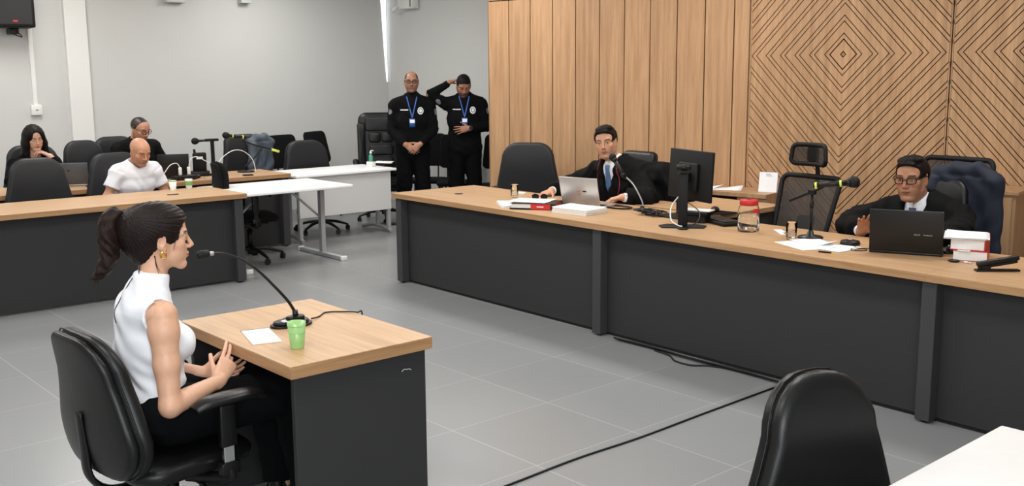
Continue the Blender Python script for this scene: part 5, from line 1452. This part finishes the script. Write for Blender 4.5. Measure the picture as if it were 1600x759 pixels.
# computer group
t = thing('computer_monitor', 'black computer monitor seen from behind on its stand', 'monitor', (-4.32, 5.28, .75), math.radians(-4))
Mm = Matrix.Translation((.0, .12, 0)) @ Matrix.Rotation(math.radians(-14), 4, 'Z') @ Matrix.Rotation(math.radians(-3), 4, 'X')
b = MB(); b.box(-.275, .235, -.012, .012, .11, .445, PLASTICM, .006, M=Mm, seg=2); b.box(-.12, .10, -.040, -.010, .17, .36, PLASTICM, .01, M=Mm, seg=2); sc_ = b.build('screen', t)
b = MB(); b.box(-.265, .225, .0122, .0128, .122, .435, SCREEN, 0, M=Mm); b.build('display', sc_)
b = MB(); b.box(-.035, .035, .02, .055, .02, .30, PLASTICM, .006, seg=2); b.box(-.035, .035, .04, .10, .24, .30, PLASTICM, .006, seg=2); b.build('stand_neck', t)
b = MB(); b.prism([(-.14, -.07), (.14, -.07), (.16, .05), (.11, .12), (-.11, .12), (-.16, .05)], 0, .010, PLASTICM, bev=.003); b.build('stand_foot', t)
t = thing('monitor_stand', 'tall black stand column with a small camera clamped on top', 'stand', (-4.02, 4.965, .75), math.radians(40))
b = MB(); b.box(-.030, .030, -.016, .016, .01, .345, PLASTICM, .004, seg=2); b.build('column', t)
b = MB(); b.prism([(-.13, -.055), (.13, -.055), (.15, .03), (.10, .085), (-.10, .085), (-.15, .03)], 0, .009, PLASTICM, bev=.003); b.build('foot', t)
b = MB(); b.box(-.022, .022, -.045, .02, .345, .358, PLASTIC, .004); b.cyl((-.045, -.02, .378), (.045, -.02, .378), .019, PLASTIC); b.build('camera_head', t)
b = MB(); b.cyl((.0, -.085, 0), (.0, -.085, .012), .034, PLASTIC); b.build('round_puck', t)
b = MB(); b.tube([(-4.13, 5.06, .93), (-4.16, 5.02, .86), (-4.10, 4.95, .79), (-4.03, 4.93, .765), (-3.985, 4.915, .765)], .0040, WHITEP, n=6); tag(b.build('white_cable'), 'white cable curving down the monitor stand column', 'cable')
b = MB(); b.tube([(-4.22, 5.25, .87), (-4.0, 5.10, .84), (-3.93, 5.0, .79), (-3.96, 4.93, .765)], .0034, PLASTIC, n=6); tag(b.build('black_cable'), 'black cable looping from the monitor to the round puck', 'cable')
b = MB()
for k in range(6):
    pts = [(-4.50+random.uniform(-.13, .10), 5.24+random.uniform(-.09, .09), .755+random.uniform(0, .03)) for _ in range(7)]; b.tube(pts, .0036, PLASTIC, n=6, close=True, sub=5)
b.box(-4.56, -4.49, 5.22, 5.26, .75, .775, PLASTIC, .004); tag(b.build('cable_bundle'), 'tangled bundle of black cables left of the monitor', 'cables')
t = thing('network_box', 'black box with white connector tucked behind the monitor stand', 'device', (-4.10, 5.20, .75), .2)
b = MB(); b.box(-.12, .10, -.05, .06, .05, .075, PLASTIC, .005, seg=2); b.box(-.10, .08, -.04, .05, 0, .05, PLASTICM, .004); b.build('case', t); b = MB(); b.box(-.09, .11, -.04, .05, .076, .086, WHITEP, .004, seg=2); b.build('white_adapter', t)
t = thing('keyboard', 'long black keyboard left of the water jar', 'keyboard', (-4.03, 5.30, .75), math.radians(-22))
b = MB(); b.box(-.23, .23, -.07, .07, .004, .024, PLASTICM, .005, seg=2); b.build('case', t)
b = MB()
for r in range(5):
    for c in range(16): b.box(-.215+c*.027, -.215+c*.027+.023, -.055+r*.023, -.055+r*.023+.019, .024, .031, PLASTIC, .001)
b.build('keys', t)
def mouse(label, loc, rz, z=.75):
    t = thing('computer_mouse', label, 'mouse', (loc[0], loc[1], z), math.radians(rz))
    b = MB(); b.sph((0, 0, .008), 1, PLASTIC, sc=(.031, .056, .026), n=24); 
    for v in b.bm.verts: v.co.z = max(v.co.z, .001)
    s = b.build('shell', t); b = MB(); b.cyl((-.004, .03, .028), (.004, .03, .028), .008, STEEL); b.build('scroll_wheel', t)
    return t
b = MB(); b.prism([(-.11, -.09), (.11, -.09), (.115, -.085), (.115, .085), (.11, .09), (-.11, .09), (-.115, .085), (-.115, -.085)], 0, .003, CLOTHK); tag(b.build('mouse_pad'), 'black mouse pad on the return desk behind the keyboard', 'mouse pad', loc=(-4.29, 5.67, .75), rz=.1)
mouse('black mouse on the mouse pad behind the keyboard', (-4.33, 5.70), 30, .7532)
# jar with red lid
t = thing('water_jar', 'clear jar of water with a red screw lid', 'jar', (-3.635, 5.12, .75))
b = MB(); b.lathe([(0, 0), (.058, 0), (.064, .006), (.066, .05), (.066, .115), (.060, .150), (.052, .165), (.050, .180), (.048, .180), (.050, .163), (.058, .147), (.0635, .113), (.0635, .05), (.061, .008), (0, .004)], GLASS, n=40); b.build('glass_body', t)
b = MB(); b.lathe([(0, .0045), (.060, .009), (.0630, .05), (.0630, .105), (0, .105)], WATER, n=40); b.build('water', t)
b = MB(); b.lathe([(.0525, .162), (.0555, .164), (.0560, .190), (.052, .196), (0, .197)], RED, n=40); l_ = b.build('red_lid', t)
b = MB(); b.cyl((0, 0, .197), (0, 0, .1995), .016, simple('lid_emboss', (150, 30, 34), .5), n=20); b.build('lid_emboss', l_)
b = MB(); b.grid(lambda u, v: Vector((.0668*math.cos(-.55+u*.7), .0668*math.sin(-.55+u*.7), .118+v*.028)), 8, 2, RED); b.build('red_tag', t)
paper('name_card', 'small white paper strip with print between the jar and the glass', (-3.48, 5.24), .20, .05, -42, z=.7505, curl=0)
b = MB(); b.box(-.04, .04, -.010, .010, 0, .0012, INK, 0); tag(b.build('printed_label'), 'dark printed label on the paper strip by the glass', 'label', loc=(-3.42, 5.20, .7522), rz=-.73)
tumbler('clear glass of water between the jar and the microphone stand', (-3.285, 5.05), .0335, .10, water=.4)
# table mic, older judge
t = thing('table_microphone', 'black microphone with yellow bands on a desk stand by the older judge', 'microphone', (-3.235, 5.17, .75))
b = MB(); b.lathe([(0, 0), (.072, 0), (.074, .006), (.068, .012), (.022, .020), (.014, .045), (0, .045)], PLASTIC, n=32); b.build('base', t)
b = MB(); b.cyl((0, 0, .03), (.0, 0, .265), .0085, PLASTIC); b.cyl((0, 0, .18), (0, 0, .22), .013, PLASTIC); b.build('stem', t)
b = MB(); b.tube([(.055, .035, .305), (0, 0, .275), (-.11, -.06, .215)], [.008, .012, .0095], PLASTIC, n=10, smooth_path=False); b.box(-.02, .02, -.02, .02, .255, .285, PLASTIC, .004); b.build('boom', t)
mh = np.array((.275, -.02, .350)); handheld_mic(t, mh, (-.90, -.42, -.13), .19, (.065, .20), .0135, .033)
# papers and pod
paper('document_page', 'white document page nearest the bench edge left of the older judge', (-3.12, 4.93), .30, .21, -25)
paper('document_page', 'white page overlapping the others, nearest the conference pod', (-2.99, 4.97), .29, .21, -6, z=.752)
paper('document_page', 'white page with a folded corner on top, close to the microphone base', (-3.13, 5.03), .24, .18, -32, z=.754, curl=.03)
b = MB(); b.tube([(-.035, 0, .004), (0, 0, .004), (.035, 0, .004)], [.0045, .005, .004], PLASTIC, n=8); tag(b.build('pen_cap'), 'short black pen lying in front of the white pages', 'pen', loc=(-2.905, 4.79, .751), rz=.2)
t = thing('conference_pod', 'black conference pod with a cable beside the raised hand', 'device', (-2.955, 5.13, .75), .5)
b = MB(); b.lathe([(0, 0), (.052, 0), (.056, .008), (.050, .022), (.03, .027), (0, .028)], PLASTIC, n=32); b.build('case', t)
b = MB(); b.lathe([(0, .028), (.012, .0285), (.012, .030), (0, .0305)], STEEL, n=16); b.build('button', t)
b = MB(); b.tube([(-2.91, 5.10, .756), (-2.86, 5.03, .755), (-2.80, 5.03, .755), (-2.78, 4.98, .755), (-2.83, 4.95, .755), (-2.86, 4.99, .755), (-2.80, 5.06, .755), (-2.74, 5.05, .76), (-2.70, 5.10, .758)], .0026, PLASTIC, n=6); tag(b.build('pod_cable'), 'thin black cable curled between the pod and the black laptop', 'cable')
BLKLAP = simple('black_laptop', (14, 14, 15), .42, var=.1)
lt, li, M = laptop('black laptop open in front of the older judge, lid toward camera', (-2.585, 5.045, .75), 22, .365, .245, .232, 12, BLKLAP, PLASTIC)
for (txt, x, sz) in (('ASUS', .055, .014), ('Vivobook', .108, .0115)):
    Rm = np.array([[1, 0, 0], [0, 0, -1], [0, 1, 0]], float)
    o = text_obj(txt, sz, STEEL, 'lid_lettering', li, (x, -.0046, .10), np.array([[1, 0, 0], [0, 0, -1], [0, 1, 0]], float)); o.data.transform(M)
mouse('black mouse beside the right edge of the black laptop', (-2.46, 5.27), 20)
# books
def thick_book(label, loc, rz, w, d, th, z):
    t = thing('thick_book', label, 'book', (loc[0], loc[1], z), math.radians(rz))
    b = MB(); b.box(-w/2, w/2, -d/2, d/2, 0, .0025, RED, .0005); b.box(-w/2, w/2, -d/2, d/2, th-.0025, th, RED, .0005); b.box(w/2-.0025, w/2+.001, -d/2, d/2, 0, th, RED, .0005); b.build('red_cover', t)
    b = MB(); b.box(-w/2+.003, w/2-.004, -d/2+.002, d/2-.004, .0026, th-.0026, PAPERE, .001); b.build('page_block', t); return t
thick_book('thick red-covered book at the bottom of the two-book pile', (-2.31, 5.21), 22, .165, .24, .052, .75)
thick_book('thick red-covered book on top of the two-book pile', (-2.325, 5.225), 18, .165, .235, .056, .8025)
b = MB(); b.box(-.03, .03, -.03, .02, 0, .0008, PAPER, 0); tag(b.build('bookmark'), 'white bookmark slip poking out between the two books', 'bookmark', loc=(-2.30, 5.105, .8025), rz=.3)
paper_stack('paper_sheaf', 'thin sheaf of papers on top of the two thick books', (-2.34, 5.215), .20, .245, .008, 24, z=.859, cat='papers', rag=.01)
t = thing('car_keys', 'black key fob with metal keys near the books', 'keys', (-2.31, 5.02, .75), .3)
b = MB(); b.sph((0, 0, .008), 1, PLASTIC, sc=(.030, .018, .008), n=16); b.build('fob', t)
for a in (.1, -.5, .6):
    b = MB(); b.tube([(.03, 0, .004), (.045+.02*math.cos(a), .02*math.sin(a), .005), (.04+.05*math.cos(a), .05*math.sin(a), .004)], .003, CHROME, n=6, flat=.5); b.build('key', t)
t = thing('stapler', 'open black stapler near the right end of the bench', 'stapler', (-2.06, 4.94, .75), math.radians(46))
b = MB(); b.box(-.105, .105, -.018, .018, 0, .010, PLASTIC, .004, seg=2); b.build('base_plate', t)
Ms = Matrix.Translation((-.055, 0, .018)) @ Matrix.Rotation(math.radians(-10), 4, 'Y')
b = MB(); b.box(-.04, .16, -.016, .016, .01, .034, PLASTIC, .008, M=Ms, seg=3); b.box(-.035, .15, -.010, .010, -.002, .012, PLASTIC, .002, M=Ms); b.build('top_arm', t)
b = MB(); b.box(-.075, -.035, -.015, .015, .008, .03, PLASTIC, .003); b.build('hinge', t)
# credenza items
t = thing('tent_card', 'white folded card standing on the right end of the credenza', 'sign', (-4.83, 7.05, .735), math.radians(20))
b = MB(); b.box(-.075, .075, -.001, .001, 0, .165, PAPER, .0002, M=Matrix.Rotation(math.radians(-12), 4, 'X')); b.build('front_panel', t); b = MB(); b.box(-.075, .075, .066, .068, 0, .165, PAPER, .0002, M=Matrix.Translation((0, .0, 0)) @ Matrix.Translation((0, .067, 0)) @ Matrix.Rotation(math.radians(12), 4, 'X') @ Matrix.Translation((0, -.067, 0))); b.build('rear_panel', t)
for i, (z_, w_) in enumerate(((.145, .04), (.132, .05))):
    b = MB(); b.box(-.02, -.02+w_, -.0022, -.0012, z_, z_+.004, INK, 0, M=Matrix.Rotation(math.radians(-12), 4, 'X')); b.build('print_line', t)
paper('file_papers', 'loose white papers on the credenza left of the tent card', (-5.22, 6.99), .30, .21, 30, z=.7362, curl=.03)
paper('file_papers', 'white papers on the credenza nearest the monitor', (-5.42, 6.95), .30, .21, -10, z=.7362, curl=.04)
paper('file_papers', 'white papers showing between the young judge and the monitor', (-5.68, 6.93), .30, .22, 12, z=.7362, curl=.05)
# --- left benches
GRP = simple('green_print', (120, 168, 96), .6)
for (lb, x, y, wv) in (('white plastic cup with green rim, left of the pair on the side bench', -8.36, 3.50, 0), ('clear plastic cup with green print, right of the pair on the side bench', -8.40, 3.66, 1)):
    t = thing('plastic_cup', lb, 'cup', (x, y, .75)); r = .033; h = .085
    b = MB(); b.lathe([(0, .0005), (.024, .0005), (.0245, .002), (r, h), (r-.001, h), (.0235, .0025), (0, .002)], WHITEP if not wv else GREYP, n=24); b.build('cup_body', t)
    b = MB(); z0, z1 = ((h-.006, h+.002) if not wv else (.03, .068)); r0 = .0245+(r-.0245)*z0/h+.0006; r1 = .0245+(r-.0245)*z1/h+.0006
    b.lathe([(r0, z0), (r1, z1)], GRP, n=24); b.build('green_band', t)
b = MB(); b.box(-.045, .045, -.012, .012, 0, .006, PLASTIC, .002); tag(b.build('black_clip'), 'small black clip on the side bench in front of the bald man', 'clip', loc=(-8.06, 3.37, .75), rz=1.4)
lt, li, M = laptop('grey laptop open in front of the long-haired woman', (-9.46, 3.02, .74), 65, .30, .21, .20, 12, simple('grey_laptop', (92, 94, 98), .4, .3), STEEL)
b = MB(); b.cyl((-.012, -.0048, .13), (-.012, -.0042, .13), .008, PLASTIC, n=16, M=M); b.build('lid_logo', li)
b = MB(); b.box(-.035, .035, -.07, .07, 0, .009, PLASTIC, .004, seg=2); tag(b.build('mobile_phone'), 'black phone on the second-row desk by the grey laptop', 'phone', loc=(-9.30, 3.17, .74), rz=.3)
b = MB(); b.box(-.02, .02, -.015, .015, 0, .004, RED, .001); tag(b.build('red_eraser'), 'tiny red item beside the phone on the second-row desk', 'eraser', loc=(-9.42, 3.14, .74))
laptop('black laptop open in front of the gowned man', (-9.44, 3.97, .74), 66, .29, .22, .225, 10, BLKLAP, PLASTIC)
t = thing('power_hub', 'black power hub with white plugs on the second-row desk', 'power strip', (-9.27, 3.98, .74), .1)
b = MB(); b.box(-.05, .06, -.10, .12, 0, .045, PLASTIC, .01, seg=2); b.sph((-.02, .16, .02), .035, PLASTIC, sc=(1, 1.3, .6)); b.build('case', t)
for y in (-.02, .07):
    b = MB(); b.box(-.012, .012, y-.014, y+.014, .045, .12, WHITEP, .006, seg=2); b.build('white_plug', t)
b = MB(); b.tube([(-9.27, 3.96, .86), (-9.27, 3.93, .90), (-9.26, 3.86, .885), (-9.25, 3.78, .80), (-9.22, 3.68, .75)], .004, WHITEP, n=6); tag(b.build('white_cable'), 'short white cable arching left from the power hub', 'cable')
b = MB(); b.tube([(-9.27, 4.05, .86), (-9.27, 4.07, .93), (-9.28, 4.14, .95), (-9.30, 4.24, .90), (-9.30, 4.34, .86), (-9.31, 4.42, .93), (-9.33, 4.54, .985), (-9.35, 4.66, .97), (-9.36, 4.76, .88), (-9.36, 4.79, .75)], .004, WHITEP, n=6); tag(b.build('white_cable'), 'long white cable arching from the hub to the boom stand base', 'cable')
t = thing('short_boom_microphone', 'black foam microphone level on an upright post by the phone holder', 'microphone', (-9.50, 4.40, .74))
handheld_mic(t, (0, -.175, .345), (0, 1, .02), .10, None, .010, .034)
b = MB(); b.box(-.016, .016, -.07, .07, .335, .362, PLASTIC, .006, seg=2); b.box(-.012, .012, -.012, .022, .02, .345, PLASTIC, .004); b.build('post', t)
b = MB(); b.lathe([(0, 0), (.06, 0), (.06, .008), (.02, .02), (0, .02)], PLASTIC, n=24); b.build('base', t)
t = thing('phone_holder', 'black handset standing upright in a holder beside the foam microphone', 'phone', (-9.52, 4.27, .74), math.radians(70))
b = MB(); b.box(-.065, .065, -.02, .02, .03, .235, PLASTICM, .012, M=Matrix.Rotation(math.radians(10), 4, 'X'), seg=2); b.cyl((-.04, 0, .23), (-.045, 0, .265), .012, PLASTIC); b.box(-.09, .09, -.06, .06, 0, .05, PLASTIC, .01, seg=2); b.build('handset', t)
b = MB(); b.box(-.03, .03, -.0225, -.0205, .175, .20, PAPER, .0005, M=Matrix.Rotation(math.radians(10), 4, 'X')); b.build('white_label', t)
b = MB(); b.box(-.05, .05, -.03, .03, 0, .012, PLASTIC, .004); tag(b.build('black_clip'), 'small black item on the second-row desk edge under the boom', 'clip', loc=(-9.20, 4.62, .74), rz=1.3)
b = MB(); b.box(-.02, .02, -.06, .06, 0, .006, STEEL, .002); tag(b.build('grey_strip'), 'flat grey strip on the desk right of the power hub', 'strip', loc=(-9.2, 4.23, .74))
t = thing('boom_stand_microphone', 'long boom microphone with yellow bands standing on the second-row desk', 'microphone', (-9.56, 4.78, .74))
b = MB(); b.lathe([(0, 0), (.085, 0), (.087, .008), (.08, .014), (.02, .022), (0, .022)], PLASTIC, n=32); b.build('base', t)
b = MB(); b.tube([(0, 0, .01), (.0, .0, .06), (.04, .10, .16), (.06, .16, .23)], .010, PLASTIC, n=8, smooth_path=False); b.build('stem', t)
b = MB(); b.tube([(.02, -.04, .325), (.05, .12, .265), (.08, .30, .205)], [.009, .010, .009], PLASTIC, n=8, smooth_path=False); b.tube([(.075, .26, .220), (.088, .34, .195)], .013, YELLOW, n=8, smooth_path=False); b.build('boom', t)
handheld_mic(t, (.02, -.21, .385), (.05, 1, -.14), .19, (.065, .175), .013, .034)
# sanitizer, folder
t = thing('sanitizer_bottle', 'white pump bottle with green label on the white desk', 'bottle', (-9.44, 6.225, .71), .2)
b = MB(); b.box(-.045, .045, -.03, .03, 0, .055, WHITEP, .006, seg=2); b.lathe([(.020, .055), (.023, .065), (.023, .115), (.018, .128), (.010, .132), (.010, .145)], simple('green_label', (70, 150, 120), .4), n=20); b.build('bottle_body', t)
b = MB(); b.cyl((0, 0, .145), (0, 0, .165), .012, WHITEP); b.tube([(0, 0, .165), (0, .005, .175), (.0, .04, .172)], .006, WHITEP, n=6); b.build('pump', t)
t = thing('side_stand', 'small black stand holding the folder between the white desk and the tall chair', 'stand', (-9.68, 6.58, 0))
b = MB(); b.box(-.12, .12, -.10, .10, .685, .70, PLASTIC, .003); b.build('stand_top', t); b = MB(); b.cyl((0, 0, .01), (0, 0, .69), .016, PLASTIC); b.build('post', t); b = MB(); b.lathe([(0, 0), (.13, 0), (.13, .008), (.02, .018), (0, .018)], PLASTIC, n=24); b.build('foot', t)
t = thing('clipboard', 'dark folder with an open white sheet lying beside the first guard, right of the sanitizer', 'clipboard', (-9.70, 6.60, .70), .5)
b = MB(); b.box(-.11, .11, -.075, .085, 0, .012, PLASTIC, .002); b.build('folder', t); b = MB(); b.grid(lambda u, v: Vector(((u-.5)*.22, (v-.5)*.17, .014+.018*abs(math.sin(v*PI)))), 6, 12, PAPER); b.build('sheet', t)

# ================================================================= ON THE WALLS AND FLOOR
t = thing('loudspeaker', 'black loudspeaker mounted high on the grey wall, top left', 'speaker', (-11.45, 3.20, 2.22), math.radians(-6))
b = MB(); b.box(-.13, .15, -.20, .19, 0, .55, PLASTICM, .02, seg=3); b.build('cabinet', t)
b = MB(); b.box(.151, .156, -.17, .16, .03, .52, simple('speaker_grille', (34, 34, 35), .8), .004); gr = b.build('grille', t)
b = MB(); b.box(.1565, .158, -.025, .02, .055, .072, RED, .001); b.build('red_badge', gr)
b = MB(); b.box(-.2, 0, -.04, .05, -.06, 0, PLASTIC, .006); b.tube([(-.06, -.02, -.05), (-.03, .08, -.09), (.02, .02, -.03)], .006, PLASTIC, n=6); b.build('wall_bracket', t)
t = thing('cable_duct', 'white cable duct running down the grey wall from the loudspeaker', 'cable duct', (-11.65, 3.41, 1.36))
b = MB(); b.box(0, .02, -.022, .022, .06, 1.4, WHITEP, .002); b.build('duct', t)
b = MB(); b.box(0, .045, -.055, .055, -.05, .06, WHITEP, .006, seg=2); bx = b.build('junction_box', t); b = MB(); b.box(.045, .047, -.012, .012, -.002, .010, INK, .0005); b.build('switch', bx)
t = thing('emergency_light', 'white emergency light unit high on the rear wall near the corner', 'light', (-11.03, 7.90, 2.56))
b = MB(); b.box(-.17, .15, -.03, .09, 0, .2, WHITEP, .012, seg=2); b.build('housing', t)
b = MB(); b.cyl((-.13, -.05, .03), (-.20, -.10, -.02), .012, WHITEP, r2=.035); b.build('lamp_head', t)
b = MB(); b.box(.10, .13, -.032, -.03, .02, .12, INK, .001); b.build('indicator_strip', t)
for lb, y0, y1, z in (('white-grey box fixed near the ceiling above the row of chairs', 4.90, 5.13, 2.555), ('small white unit high on the grey wall left of the corner', 5.83, 5.96, 2.58)):
    t = thing('wall_unit', lb, 'wall unit', (XL, (y0+y1)/2, z)); w2 = (y1-y0)/2
    b = MB(); b.box(.0, .10, -w2, w2, 0, .14, GREYP, .008, seg=2); b.build('housing', t); b = MB(); b.box(.02, .08, -w2*.6, w2*.6, -.004, 0, INK, .001); b.build('vent_strip', t)
b = MB(); b.tube([(-3.03, 1.2, .005), (-3.035, 2.2, .005), (-3.041, 2.63, .005), (-3.057, 3.06, .005), (-3.043, 3.48, .005), (-3.053, 3.97, .005), (-3.061, 4.66, .005)], .0050, PLASTIC, n=6); fc = tag(b.build('floor_cable'), 'long black cable crossing the tiled floor toward the judges bench', 'cable')
b = MB()
for k in range(3): b.tube([(-4.35+x_, 4.722-.010*k-.0217*x_-(.006*math.sin(9*x_+k)), .008+.006*k) for x_ in np.linspace(0, 1.32, 14)], .0055, PLASTIC, n=6, sub=3)
b.tube([(-4.0, 4.69, .006), (-3.86, 4.665, .006), (-3.76, 4.60, .006), (-3.64, 4.60, .006), (-3.56, 4.665, .006), (-3.45, 4.70, .008)], .0055, PLASTIC, n=6)
tag(b.build('cable_run'), 'bundle of black cables lying along the foot of the judges bench', 'cables')
b = MB(); b.tube([(-2.885, 1.92, .585), (-2.955+.0, 1.94, .60), (-2.960, 1.98, .598)], .0012, STEEL, n=4); b.bm.free()
